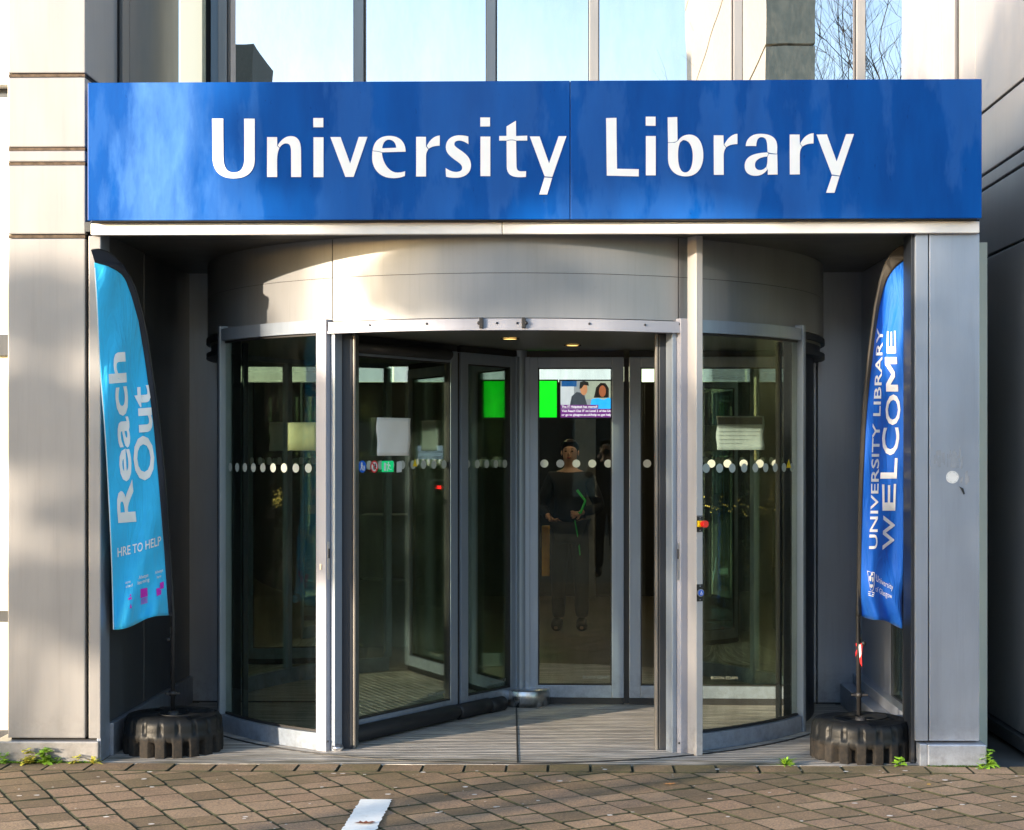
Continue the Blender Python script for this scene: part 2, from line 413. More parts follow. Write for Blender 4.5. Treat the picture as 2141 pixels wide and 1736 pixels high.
# left pillar
xa, xb = ax(16, 0), ax(178, 0)
p = MB(); p.box(xa + .01, xb - .005, 0.03, 0.62, 0.02, 7.0); part('pillar_core', p, M['void'])
for z0, z1 in ((.117, 2.618), (2.640, 2.985), (3.003, 3.058), (3.076, 3.425), (3.447, 7.0)):
    p = MB(); p.box(xa, xb, 0, 0.6, z0, z1, 0.006); part('cladding_panel', p, M['clad'])
for z in (3.436, 2.994, 3.067, 2.629):   # weathered sealant in the joints
    p = MB(); p.box(xa + .003, xb - .003, 0.006, 0.03, z - .007, z + .007); part('joint_strip', p, plain('rusty_sealant', (0.085, 0.06, 0.042), 0.9, 0, 0.5, 40))
p = MB(); p.box(ax(-12, 0), ax(209, 0), -0.03, 0.6, 0.0, 0.105, 0.008); part('plinth', p, M['clad'], label='pale sunlit plinth with weeds along it')
# upper left return wall and right return wall
XL, XR = -2.392, 2.37
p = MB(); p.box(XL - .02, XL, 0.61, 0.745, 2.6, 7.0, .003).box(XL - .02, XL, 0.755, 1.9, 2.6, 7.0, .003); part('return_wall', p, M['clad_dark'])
p = MB(); p.box(XL - .06, XL - .021, 0.6, 1.9, 2.6, 7.0); part('wall_core', p, M['void'])
p = MB(); p.box(XR + .02, XR + .5, 0.26, 2.0, 0.02, 7.0); part('wall_core', p, M['void'])
rj = [0.07, 2.655, 3.045, 3.13, 3.49, 7.0]
for z0, z1 in zip(rj[:-1], rj[1:]):
    p = MB(); p.box(XR, XR + .5, 0.22, 1.45, z0 + .008, z1 - .008, .005); part('cladding_panel', p, M['clad'])
    p = MB(); p.box(XR, XR + .5, 1.456, 1.9, z0 + .008, z1 - .008, .005); part('cladding_panel', p, M['clad'])
p = MB(); p.box(XR - .03, XR + .5, 0.2, 1.97, 0.0, 0.07, .005); part('plinth', p, M['clad_dark'])
# cream wall to the far left of the pillar
yl = 0.35
p = MB(); p.box(-4.4, xa - .002, yl, yl + .2, 2.16, 3.40).box(-4.4, xa - .002, yl, yl + .2, 3.55, 7.0).box(-4.4, xa - .002, yl, yl+.2, 0.72, 2.05).box(-4.4, xa-.002, yl, yl+.2, 0.10, 0.66)
part('cream_wall', p, M['cream'])
p = MB(); p.box(-4.4, xa - .002, yl - .08, yl + .1, 3.45, 3.55, .004); part('window_sill', p, M['ledge'])
for y0_, z0_, z1_ in ((-.04, 2.05, 2.16), (.02, .66, .72), (.02, 3.39, 3.449), (-.02, 0, .1)):
    p = MB(); p.box(-4.4, xa - .002, yl + y0_, yl + .1, z0_, z1_, .003); part('window_transom', p, M['clad_dark'])
# portal of the porch
p = MB(); p.box(ax(186, 0), ax(210, 0), -0.004, 0.03, .117, 2.63, .003); part('portal_post', p, M['clad'], label='narrow silver strip beside the left pillar')
p = MB(); p.box(xb, ax(186, 0), 0.04, 0.06, .0, 2.66); part('shadow_gap', p, M['void'])
xi = ax(211, 0)
p = MB(); p.box(xi - .02, xi, 0.0, 0.16, 0, 2.65, .003); part('portal_reveal', p, M['clad_shaded'])
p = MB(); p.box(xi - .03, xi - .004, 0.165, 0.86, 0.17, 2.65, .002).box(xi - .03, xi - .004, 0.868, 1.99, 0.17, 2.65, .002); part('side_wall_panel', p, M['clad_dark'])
p = MB(); p.box(xi - .03, xi + .018, 0.165, 1.97, 0, 0.165, .003); part('skirting', p, M['clad_shaded'])
p = MB(); p.box(xi - .06, xi - .031, 0.03, 2.0, 0, 2.65); part('wall_core', p, M['void'])
xr = 1.80
p = MB(); p.box(ax(1943, 0), ax(2048, 0), 0.0, 0.45, .117, 2.63, .004); part('portal_post', p, M['clad_shaded'], label='wide panel of the right pillar, shade-blue in its colour, with a round sticker')
p = MB(); p.box(ax(1914, 0), ax(1940.5, 0), 0.0, 0.05, .117, 2.63, .003); part('portal_post', p, M['clad_shaded'])
p = MB(); p.box(ax(1915, 0)+.02, ax(2046, 0), 0.05, 0.43, .02, 2.63); part('pillar_core', p, M['void'])
p = MB(); p.box(ax(1935, 0), ax(2058, 0), -0.05, 0.46, 0.0, 0.108, .008).box(ax(1919, 0), ax(1935, 0) - .001, -0.045, 0.3, 0, 0.108, .004); part('plinth', p, M['clad_shaded'])
p = MB(); p.box(ax(1903, .05), ax(1915, 0), 0.03, 0.22, 0, 2.64, .002); part('portal_reveal', p, M['jamb'])
# right side of the porch: light panel, glazing and stepped sill
p = MB(); p.box(xr, xr + .03, 1.05, 1.99, 0.15, 2.65, .003); part('side_wall_panel', p, M['clad_shaded'])
sw = empty('side_window', (xr, .6, 0)); sw.parent = lib; sw.matrix_parent_inverse = lib.matrix_world.inverted()
bpy.context.view_layer.update()
p = MB(); p.box(xr + .012, xr + .02, 0.25, 1.0, 0.2, 2.6); part('glass', p, M['glass'], sw)
p = MB(); p.box(xr, xr + .04, 1.0, 1.045, 0.15, 2.65, .003).box(xr, xr + .04, 0.2, 0.25, 0.15, 2.65, .003).box(xr, xr+.04, .25, 1.0, 2.6, 2.65).box(xr, xr+.04, .25, 1.0, .15, .2); part('frame', p, M['jamb'], sw)
p = MB(); p.box(xr - .13, xr + .1, 0.24, 1.97, 0.0, 0.13, .004).box(xr - .055, xr + .1, 0.24, 1.97, 0.131, 0.19, .004); part('stepped_sill', p, M['clad_shaded'])
p = MB(); p.box(xr + .25, xr + .4, 0.5, 2.2, 0, 2.65); part('side_room_wall', p, M['cream'])
# back wall of the porch
p = MB(); p.box(-2.42, C.x - 1.80, 1.97, 2.12, 0.0, 2.66, .002); part('back_wall_panel', p, M['clad_shaded'])
p = MB(); p.box(C.x + 1.80, 1.525, 1.985, 2.12, 0.0, 2.66, .002).box(1.531, 1.83, 1.97, 2.12, 0.0, 2.66, .002); part('back_wall_panel', p, M['clad_shaded'])
p = MB(); p.box(-2.4, 1.84, 1.955, 1.969, 0, 0.012); part('floor_trim', p, M['black'])
# soffit
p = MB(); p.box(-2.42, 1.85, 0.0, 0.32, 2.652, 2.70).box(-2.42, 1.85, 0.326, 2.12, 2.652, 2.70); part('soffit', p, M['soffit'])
p = MB(); p.box(-2.42, 1.85, 0.2, 2.1, 2.70, 2.75); part('roof_deck', p, M['void'])
# white ledge under the sign, in two lengths
sx = ax(1050, -.04)
p = MB(); p.box(ax(190, -.04), sx - .002, -0.04, 0.0, 2.630, 2.688, .004).box(sx + .002, ax(2048, -.04), -0.04, 0.0, 2.630, 2.688, .004); part('ledge', p, M['ledge'])
p = MB(); p.box(ax(190, -.04), ax(2048, -.04), -0.035, 0.1, 2.689, 2.70); part('ledge_shadow_gap', p, M['void'])

# upper curtain wall
YU = 1.9
def ux(xd): return ax(xd, YU)
zc0, zc1 = 2.70, 6.8
p = MB(); p.box(XL, ux(424), YU + .03, YU + .05, zc0, zc1); part('cream_panel', p, emit('cream_panel_glow', (.80, .76, .60), .22))  # glow put into the cream panel in place of daylight falling on it
p = MB(); p.box(ux(424), ux(431), YU - .02, YU + .05, zc0, zc1); part('cream_edge', p, plain('cream_trim', (.6, .56, .4)))
p = MB(); p.box(ux(431), ux(442), YU - .01, YU + .06, zc0, zc1, .002); part('window_seal', p, M['void'])
p = MB(); p.box(ux(442.5), ux(459), YU - .03, YU + .06, zc0, zc1, .003); part('window_jamb', p, metal('jamb_blue_grey', (.17, .22, .28), .4))
mull = [(459.5, 477), (742, 762), (1018, 1037), (1232, 1251), (1532, 1550), (1788, 1806), (2092, 2110)]
for k, (a, c_) in enumerate(mull[:-1]):
    w_ = empty('window', (ux(a), YU, zc0)); w_.parent = lib; w_.matrix_parent_inverse = lib.matrix_world.inverted(); bpy.context.view_layer.update()
    p = MB(); p.box(ux(a), ux(c_), YU - .055, YU + .06, zc0, zc1, .003); part('mullion', p, metal('mullion_grey', (.26, .26, .27), .4, .4), w_)
    e = min(ux(mull[k+1][0]), XR)
    p = MB(); p.box(ux(c_) , ux(c_) + .006, YU - .03, YU + .05, zc0, zc1).box(e - .006, e, YU - .03, YU + .05, zc0, zc1); part('gasket', p, M['black'], w_)
    # panes sit very slightly out of true, as real glazing does
    t = R(random.uniform(-.12, .12)); p = MB(); cxm = (ux(c_) + e)/2; hw = (e - ux(c_))/2 - .006
    p.box(-hw, hw, 0, .008, zc0, zc1, M=Matrix.Translation((cxm, YU + .01, 0)) @ Matrix.Rotation(t, 4, 'Z')); part('glass', p, M['glass_up'], w_)
p = MB(); p.box(XL, XR, YU + .30, YU + .35, zc0, zc1); part('upper_room_wall', p, plain('dim_wall', (.25, .26, .25), .8))

# ------------------------------------------------------------------ sign
YS = -0.10
def sign_mat():
    m, nt, b = newmat('sign_blue_enamel')
    n1 = noise(nt, coord(nt, (1, 1, .22)), 7, 6, .6)
    c = ramp(nt, n1, [(0.3, (0.0, 0.050, 0.25)), (0.7, (0.0, 0.074, 0.34))])
    sp = ramp(nt, noise(nt, coord(nt, (1, 1, .45)), 55, 3, .5), [(0.70, (0, 0, 0)), (0.74, (1, 1, 1))])
    k = N(nt, 'ShaderNodeMath', operation='MULTIPLY'); nt.links.new(sp, k.inputs[0]); k.inputs[1].default_value = 0.35
    c = mixc(nt, k.outputs[0], c, (0.0, 0.022, 0.14))
    # sunlit sheen painted on the left of the panel, drip-edged; fainter stains further along
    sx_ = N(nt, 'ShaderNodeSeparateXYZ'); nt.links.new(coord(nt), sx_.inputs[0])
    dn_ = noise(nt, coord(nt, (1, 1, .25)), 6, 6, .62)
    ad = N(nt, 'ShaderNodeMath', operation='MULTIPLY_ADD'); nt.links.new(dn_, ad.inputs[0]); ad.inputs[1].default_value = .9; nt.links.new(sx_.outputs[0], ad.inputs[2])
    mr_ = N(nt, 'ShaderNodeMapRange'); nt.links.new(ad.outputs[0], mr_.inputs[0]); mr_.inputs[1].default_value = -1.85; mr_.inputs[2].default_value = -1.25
    sun_sheen = ramp(nt, mr_.outputs[0], [(0.0, (0, 0, 0)), (0.18, (.35, .35, .35)), (0.45, (.70, .70, .70)), (0.75, (.22, .22, .22)), (1.0, (.0, .0, .0))])
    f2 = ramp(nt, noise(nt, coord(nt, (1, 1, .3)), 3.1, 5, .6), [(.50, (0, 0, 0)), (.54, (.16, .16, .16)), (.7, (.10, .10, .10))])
    sm_ = N(nt, 'ShaderNodeMath', operation='ADD'); nt.links.new(sun_sheen, sm_.inputs[0]); nt.links.new(f2, sm_.inputs[1]); sm_.use_clamp = True
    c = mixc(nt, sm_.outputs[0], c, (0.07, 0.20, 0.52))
    nt.links.new(c, b.inputs['Base Color']); b.inputs['Roughness'].default_value = 0.36; b.inputs['Specular IOR Level'].default_value = 0.12
    rr = N(nt, 'ShaderNodeMapRange'); nt.links.new(noise(nt, coord(nt, (1, 1, .15)), 5, 5), rr.inputs[0]); rr.inputs[3].default_value = .24; rr.inputs[4].default_value = .5
    nt.links.new(rr.outputs[0], b.inputs['Roughness'])
    bump(nt, b, noise(nt, coord(nt), 1.4, 2), .25, .02)
    return m
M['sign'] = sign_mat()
sign = empty('library_sign', (0, YS, 2.7), 'long bright blue fascia sign reading University Library in white letters', 'sign')
s0, s1, sm = ax(183, YS), ax(2053, YS), ax(1192, YS)
zt, zb = az(169, YS), az(459, YS)
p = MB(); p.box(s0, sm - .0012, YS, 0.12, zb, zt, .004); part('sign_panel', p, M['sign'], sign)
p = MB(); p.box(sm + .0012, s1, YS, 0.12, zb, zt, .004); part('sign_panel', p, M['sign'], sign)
p = MB(); p.box(s0 + .02, s1 - .02, YS + .01, 0.6, zb - .004, zb - .001).box(sm - .02, sm + .02, YS + .012, 0.11, zb + .002, zt - .005).box(s0+.1, s1-.1, .13, 1.88, 3.2, 3.3); part('sign_back', p, M['void'], sign)

def parse(path, f):
    tk = path.replace('M', ' M ').replace('L', ' L ').replace('C', ' C ').replace('Z', ' Z ').split()
    i = 0; subs = []; cur = []
    while i < len(tk):
        t = tk[i]
        if t == 'M': cur = [(float(tk[i+1]), float(tk[i+2]))]; i += 3
        elif t == 'L': cur.append((float(tk[i+1]), float(tk[i+2]))); i += 3
        elif t == 'C':
            p0 = cur[-1]; q = [float(v) for v in tk[i+1:i+7]]; i += 7
            for k in range(1, 15):
                u = k/14; a, b_, c_, d = (1-u)**3, 3*u*(1-u)**2, 3*u*u*(1-u), u**3
                cur.append((a*p0[0]+b_*q[0]+c_*q[2]+d*q[4], a*p0[1]+b_*q[1]+c_*q[3]+d*q[5]))
        elif t == 'Z': subs.append([f(*p_) for p_ in cur]); i += 1
    return subs
def fill_mesh(name, loops, depth):
    """loops in (x, z) metres -> mesh lying in the XZ plane at y=0, given thickness"""
    cu = bpy.data.curves.new(name, 'CURVE'); cu.dimensions = '2D'; cu.fill_mode = 'BOTH'; cu.extrude = depth/2
    for lp in loops:
        sp = cu.splines.new('POLY'); sp.points.add(len(lp)-1)
        for i, (x_, z_) in enumerate(lp): sp.points[i].co = (x_, z_, 0, 1)
        sp.use_cyclic_u = True
    ob = bpy.data.objects.new('tmp', cu); col.objects.link(ob); dg = bpy.context.evaluated_depsgraph_get(); dg.update()
    me = bpy.data.meshes.new_from_object(ob.evaluated_get(dg)); bpy.data.objects.remove(ob)
    for v in me.vertices: x_, y_, z_ = v.co; v.co = (x_, -z_, y_)
    return me
def conv(ox):
    def f(x_, y_):
        q = at((ox + x_*.22419)*.83633, (270 + y_*.22419)*.83633, YS); return (q.x, q.z)
    return f
def rect(x0_, y0_, x1_, y1_): return 'M%g %g L%g %g L%g %g L%g %g Z' % (x0_, y0_, x1_, y0_, x1_, y1_, x0_, y1_)
GL = [
 ('U', 500, ['M137 122 L260 122 L262 540 C262 680 310 722 380 722 C450 722 496 680 496 560 L494 122 L612 122 L612 570 C612 720 520 787 376 787 C220 787 145 700 143 560 Z']),
 ('n', 500, ['M750 328 L860 328 L862 425 L886 450 C868 490 862 530 861 590 L861 772 L750 772 Z', 'M868 420 C910 350 960 317 1015 317 C1090 317 1125 370 1127 470 L1129 772 L1018 772 L1017 480 C1014 425 1000 397 960 397 C930 397 905 420 889 444 Z']),
 ('i', 500, [rect(1265, 115, 1376, 218), rect(1267, 330, 1378, 774)]),
 ('v', 500, ['M1455 328 L1568 327 L1675 622 L1772 325 L1868 325 L1714 771 L1622 771 Z']),
 ('e', 960, ['M-125 478 C-115 370 -40 314 62 314 C180 314 240 385 242 490 L-18 497 C-50 485 -90 480 -125 478 Z M-20 453 C-15 400 10 356 55 356 C105 356 133 395 137 447 Z', 'M-128 484 C-90 486 -50 492 -22 503 C-18 600 50 723 150 723 C185 723 215 715 236 708 L233 760 C190 778 150 785 105 785 C-40 785 -133 690 -131 550 Z']),
 ('r', 960, ['M359 325 L468 325 L469 432 L494 464 C475 490 469 515 469 550 L469 766 L359 766 Z', 'M478 427 C510 360 560 315 623 310 L622 423 C560 425 525 435 499 459 Z']),
 ('s', 960, ['M943 408 L940 320 C900 311 870 308 845 308 C750 308 690 360 690 440 C690 500 730 535 790 580 C850 620 872 640 872 670 C872 700 850 714 805 716 C760 716 720 695 688 672 L692 768 C730 778 760 781 800 781 C910 781 970 720 970 645 C970 570 930 530 870 485 C810 445 785 430 785 405 C785 380 805 366 840 366 C875 366 915 385 943 408 Z']),
 ('i', 960, [rect(1074, 109, 1183, 209), rect(1076, 322, 1186, 762)]),
 ('t', 960, ['M1366 210 L1472 145 L1473 315 L1597 312 L1597 366 L1475 366 C1440 350 1400 352 1366 366 L1285 366 L1285 315 L1366 315 Z', 'M1367 373 C1400 360 1440 358 1473 373 L1478 650 C1480 695 1495 708 1530 710 L1584 708 L1583 770 C1560 773 1540 774 1510 774 C1410 774 1370 730 1369 660 Z']),
 ('y', 960, ['M1626 320 L1735 320 L1841 620 L1947 317 L2034 317 L1877 771 L1791 765 Z', 'M1789 777 L1875 783 L1820 966 L1731 966 Z']),
 ('L', 1490, ['M112 116 L228 113 L234 680 L476 686 L476 765 L120 757 Z']),
 ('i', 1490, [rect(554, 100, 664, 201), rect(556, 316, 666, 754)]),
 ('b', 1490, ['M798 107 L905 104 L909 362 C890 385 860 386 803 386 Z', 'M803 393 L880 390 L914 368 C945 320 990 300 1045 300 C1140 300 1196 400 1196 530 C1196 690 1110 765 1003 765 C880 765 803 690 803 560 Z M938 385 C918 430 914 480 914 530 C914 650 940 722 995 722 C1055 722 1079 630 1079 540 C1079 440 1045 358 970 360 Z']),
 ('r', 1490, ['M1312 308 L1420 308 L1423 412 L1449 446 C1428 475 1423 500 1423 540 L1424 748 L1314 748 Z', 'M1430 408 C1465 340 1515 295 1577 291 L1576 405 C1520 407 1480 417 1453 440 Z']),
 ('a', 1490, ['M1669 427 C1672 340 1740 291 1830 291 C1960 291 2020 340 2020 440 L2018 513 C1980 512 1945 506 1912 495 L1909 430 C1907 360 1890 328 1845 328 C1810 328 1788 360 1786 427 Z', 'M1927 514 C1960 520 1990 520 2020 519 L2025 744 L1915 746 L1915 690 L1896 664 C1910 630 1912 600 1912 547 Z', 'M1908 499 L1922 512 L1908 543 C1830 550 1771 580 1771 640 C1771 675 1795 695 1825 695 C1855 695 1875 685 1889 664 L1911 688 C1880 730 1840 759 1780 759 C1705 759 1657 720 1657 650 C1657 550 1740 505 1908 499 Z']),
 ('r', 1740, ['M1044 299 L1153 299 L1157 405 L1182 437 C1160 465 1156 500 1156 540 L1157 743 L1045 744 Z', 'M1162 400 C1195 330 1245 288 1310 284 L1309 398 C1250 400 1215 410 1187 433 Z']),
 ('y', 1740, ['M1344 300 L1458 297 L1567 600 L1672 295 L1760 294 L1602 757 L1513 744 Z', 'M1514 757 L1599 766 L1543 948 L1450 948 Z']),
]
for ch, ox, paths in GL:
    loops = []
    allm = bmesh.new()
    for pth in paths:
        me = fill_mesh('letter', parse(pth, conv(ox)), 0.004); allm.from_mesh(me); bpy.data.meshes.remove(me)
    for v in allm.verts: v.co.y += YS - 0.0028
    me = bpy.data.meshes.new('letter'); allm.to_mesh(me); allm.free()
    link_mesh('letter', me, M['white'], sign)

# ------------------------------------------------------------------ text helper
def text_loops(body, size=1.0, bold=0.0, shear=0.0, res=3):
    cu = bpy.data.curves.new('t', 'FONT'); cu.body = body; cu.size = size; cu.offset = bold; cu.shear = shear; cu.resolution_u = res
    ob = bpy.data.objects.new('t', cu); col.objects.link(ob); dg = bpy.context.evaluated_depsgraph_get(); dg.update()
    me = bpy.data.meshes.new_from_object(ob.evaluated_get(dg)); bpy.data.objects.remove(ob); return me
def warp_text(body, fn, name, mat, parent, bold=0.0, norm='cap', sub=0, thick=0.0):
    """fn(s 0..1 along the line, t in cap heights) -> world point"""
    me = text_loops(body, 1.0, bold)
    xs = [v.co.x for v in me.vertices]; x0_, x1_ = min(xs), max(xs); cap = 0.729
    if sub:
        b_ = bmesh.new(); b_.from_mesh(me)
        bmesh.ops.triangulate(b_, faces=b_.faces)
        for _ in range(sub): bmesh.ops.subdivide_edges(b_, edges=[e for e in b_.edges if e.calc_length() > .07], cuts=1)
        b_.to_mesh(me); b_.free()
    for v in me.vertices: v.co = fn((v.co.x - x0_)/(x1_ - x0_), v.co.y/cap)
    return link_mesh(name, me, mat, parent)
def flat_text(body, p0, width, cap, name, mat, parent, up=(0, 0, 1), right=(1, 0, 0), bold=0.0):
    p0 = Vector(p0); up = Vector(up); right = Vector(right)
    return warp_text(body, lambda s, t: p0 + right*(width*s) + up*(cap*t), name, mat, parent, bold)

# ------------------------------------------------------------------ revolving door
rd = empty('revolving_door', (C.x, C.y, 0), 'large silver revolving door with curved glass walls and three folded wings', 'revolving door')
for a0, a1 in ((-96, -29.1), (-28.9, 28.4), (28.6, 96)):
    p = MB(); p.arc(C, 1.80, 1.86, a0, a1, 2.225, 2.449).arc(C, 1.80, 1.86, a0, a1, 2.4515, 2.652); part('fascia_panel', p, M['fascia'], rd)
p = MB(); p.arc(C, 1.79, 1.857, -96, 96, 2.23, 2.65); part('fascia_core', p, M['void'], rd)
p = MB(); p.arc(C, 1.80, 1.895, -29, 28.6, 2.172, 2.218).arc(C, 1.84, 1.902, -29, 28.6, 2.160, 2.171); hd = part('header_rail', p, M['post'], rd)
for xd in (770, 893, 1040, 1082, 1232, 1350):
    X_ = ax(xd, .1); ph = math.asin((X_ - C.x)/1.895); q = C + Vector((math.sin(ph), -math.cos(ph)))*1.897
    p = MB(); p.sphere((q.x, q.y, 2.195), .006, seg=8); part('screw', p, M['jamb'], hd)
for xd in (1007, 1095):
    X_ = ax(xd, .06); ph = math.asin((X_ - C.x)/1.895); q = C + Vector((math.sin(ph), -math.cos(ph)))*1.905
    p = MB(); p.box(q.x - .010, q.x + .010, q.y - .012, q.y + .012, 2.168, 2.222, .003).sphere((q.x + (-.011 if xd < 1050 else .012), q.y - .004, 2.195), .010, seg=8); part('clip', p, M['black'], hd)
def radial(ph, r):   # frame: local x tangential (to the right), local y inward
    return Matrix.Translation((C.x + r*math.sin(R(ph)), C.y - r*math.cos(R(ph)), 0)) @ Matrix.Rotation(R(ph), 4, 'Z')
for sg, ph in ((-1, -30.2), (1, 28.9)):
    Mx = radial(ph, 1.905); hw_ = .033 if sg < 0 else .027
    p = MB(); p.box(-hw_, hw_, 0, .075, 0.0, 2.235, .003, M=Mx); pst = part('end_post', p, M['post'], rd)
    # stepped profile toward the opening
    s_ = -sg
    x0_, x1_ = sorted((s_*(hw_ + .001), s_*(hw_ + .029)))
    p = MB(); p.box(x0_, x1_, .035, .10, 0.0, 2.165, .006, M=Mx); part('post_trim', p, M['frame'], pst)
    # lock plate on the face toward the opening
    xx = s_*(hw_ + .001)
    p = MB(); p.box(min(xx, xx + s_*.002), max(xx, xx + s_*.002), .012, .030, 0.89, 1.085, .001, M=Mx); lp = part('lock_plate', p, M['steel'], pst)
    p = MB(); p.box(min(xx, xx + s_*.004), max(xx, xx + s_*.004), .016, .026, 1.0, 1.05, M=Mx).box(min(xx, xx + s_*.004), max(xx, xx + s_*.004), .008, .016, .05, .06, M=Mx).box(min(xx, xx + s_*.004), max(xx, xx + s_*.004), .008, .016, 2.2, 2.21, M=Mx); part('lock_slot', p, M['black'], pst)
Mx = radial(-30.2, 1.905)
p = MB(); p.box(-.006, .006, -.006, .0, 0.94, 0.972, .002, M=Mx); part('keyhole', p, M['steel'], rd)
# dark inner jambs with the brush edge
for a_, b_, e_ in ((709, 738, 1), (1376, 1411, -1)):
    x0_, x1_ = ax(a_, .36), ax(b_, .36)
    p = MB(); p.box(x0_, x1_, .36, .55, 0.0, 2.165, .008); jb = part('jamb_panel', p, M['jamb'], rd)
    if e_ > 0: p = MB(); p.box(x1_ + .001, ax(743.5, .36), .355, .50, 0.0, 2.165, .003)
    else: p = MB(); p.box(ax(1370.5, .36), x0_ - .001, .355, .50, 0.0, 2.165, .003)
    part('jamb_trim', p, metal('jamb_trim_metal', (.16, .155, .15), .4, .5), jb)
# tall square post in front of the right glass
Mt = radial(29.9, 1.985)
p = MB(); p.box(-.0195, .0195, 0, .082, 0.0, 2.652, .0025, M=Mt); tp = part('tall_post', p, metal('tall_post_paint', (.42, .41, .42), .45, .2, .04), rd)
# curved glass walls
for sg in (-1, 1):
    a0, a1 = (31.2*sg, 57.6*sg)
    gw = empty('glass_wall', (C.x, C.y, 0)); gw.parent = rd; gw.matrix_parent_inverse = rd.matrix_world.inverted(); bpy.context.view_layer.update()
    p = MB(); p.arc(C, 1.868, 1.876, min(a0, a1), max(a0, a1), 0.09, 2.17, n=28); part('curved_glass', p, M['glass'], gw)
    p = MB(); p.arc(C, 1.845, 1.902, min(a0, a1), max(a0, a1), 0.006, 0.094, n=28).arc(C, 1.845, 1.902, min(a0, a1), max(a0, a1), 2.166, 2.232, n=28); part('rail', p, M['frame'], gw)
    p = MB(); p.arc(C, 1.862, 1.880, min(a0, a1), max(a0, a1), 0.095, 0.107, n=28).arc(C, 1.862, 1.880, min(a0, a1), max(a0, a1), 2.154, 2.165, n=28); part('gasket', p, M['black'], gw)
    Me = radial(58.4*sg, 1.908)
    p = MB(); p.box(-.017, .017, 0, .07, 0.0, 2.25, .003, M=Me); part('glass_post', p, M['frame'], gw)
    p = MB(); p.box(-.012, .012, .14, .17, 0.0, 2.16, .003, M=Me); part('inner_post', p, M['jamb'], gw)
    # manifestation dots
    p = MB()
    for k in range(9):
        ph = R((33.5 + k*2.75)*sg)
        c3 = Vector((C.x + 1.8775*math.sin(ph), C.y - 1.8775*math.cos(ph), 1.465)); t = Vector((math.cos(ph), math.sin(ph), 0))
        p.poly([c3 + t*(.024*math.cos(a*math.pi/12)) + Vector((0, 0, .024*math.sin(a*math.pi/12))) for a in range(24)])
    part('safety_dots', p, M['dots'], gw)
    # drum body beyond the glass, to the back wall
    p = MB(); p.arc(C, 1.76, 1.805, min(60*sg, 90*sg), max(60*sg, 90*sg), 0.0, 2.225, n=20); part('drum_panel', p, M['jamb'], rd)
    p = MB(); p.arc(C, 1.80, 1.868, min(59.5*sg, 92*sg), max(59.5*sg, 92*sg), 2.185, 2.215, n=20).arc(C, 1.80, 1.868, min(59.5*sg, 92*sg), max(59.5*sg, 92*sg), 2.10, 2.128, n=20).arc(C, 1.80, 1.84, min(59.5*sg, 92*sg), max(59.5*sg, 92*sg), 2.129, 2.184, n=20); part('dark_ring', p, M['jamb'], rd)
    # rear half: glass with rails, seen through the front
    p = MB(); p.arc(C, 1.80, 1.806, min(96*sg, 147*sg), max(96*sg, 147*sg), 0.1, 2.16, n=34); g2 = part('rear_glass', p, M['glass'], rd)
    p = MB(); p.arc(C, 1.78, 1.83, min(92*sg, 148*sg), max(92*sg, 148*sg), 0.006, 0.10, n=34).arc(C, 1.78, 1.83, min(92*sg, 148*sg), max(92*sg, 148*sg), 2.14, 2.23, n=34); part('rail', p, M['frame'], g2)
    p = MB()
    for ph_ in (92, 120, 148): p.box(-.022, .022, 0, .05, 0.1, 2.14, .003, M=radial(ph_*sg, 1.83))
    part('rear_posts', p, M['frame'], g2)
    p = MB()
    for k in range(12):
        ph = R((99 + k*3.6)*sg); c3 = Vector((C.x + 1.796*math.sin(ph), C.y - 1.796*math.cos(ph), 1.49)); t = Vector((math.cos(ph), math.sin(ph), 0))
        p.poly([c3 + t*(.025*math.cos(a*math.pi/10)) + Vector((0, 0, .025*math.sin(a*math.pi/10))) for a in range(20)])
    part('safety_dots', p, M['dot_pale'], g2)
p = MB(); p.arc(C, 0.0, 1.845, -180, 180, 2.171, 2.20, n=96); ceil = part('ceiling', p, plain('door_ceiling', (.13, .135, .12), .35, .2), rd)
for xd, yd, r in ((1066, 707, .052), (1197, 721, .05)):
    dep = (2.171-1.55)*FPX/(PY-yd); q = at(xd, yd, dep + CY)
    p = MB(); p.lathe((q.x, q.y, 2.166), [(0, 0), (r*.75, 0), (r*.75, .003)], 24); part('downlight', p, emit('downlight_glow', (1, .62, .18), 1.0), ceil)
    p = MB(); p.lathe((q.x, q.y, 2.164), [(r*.78, .003), (r*.8, 0), (r, 0), (r, .006)], 24); part('downlight_ring', p, M['black'], ceil)

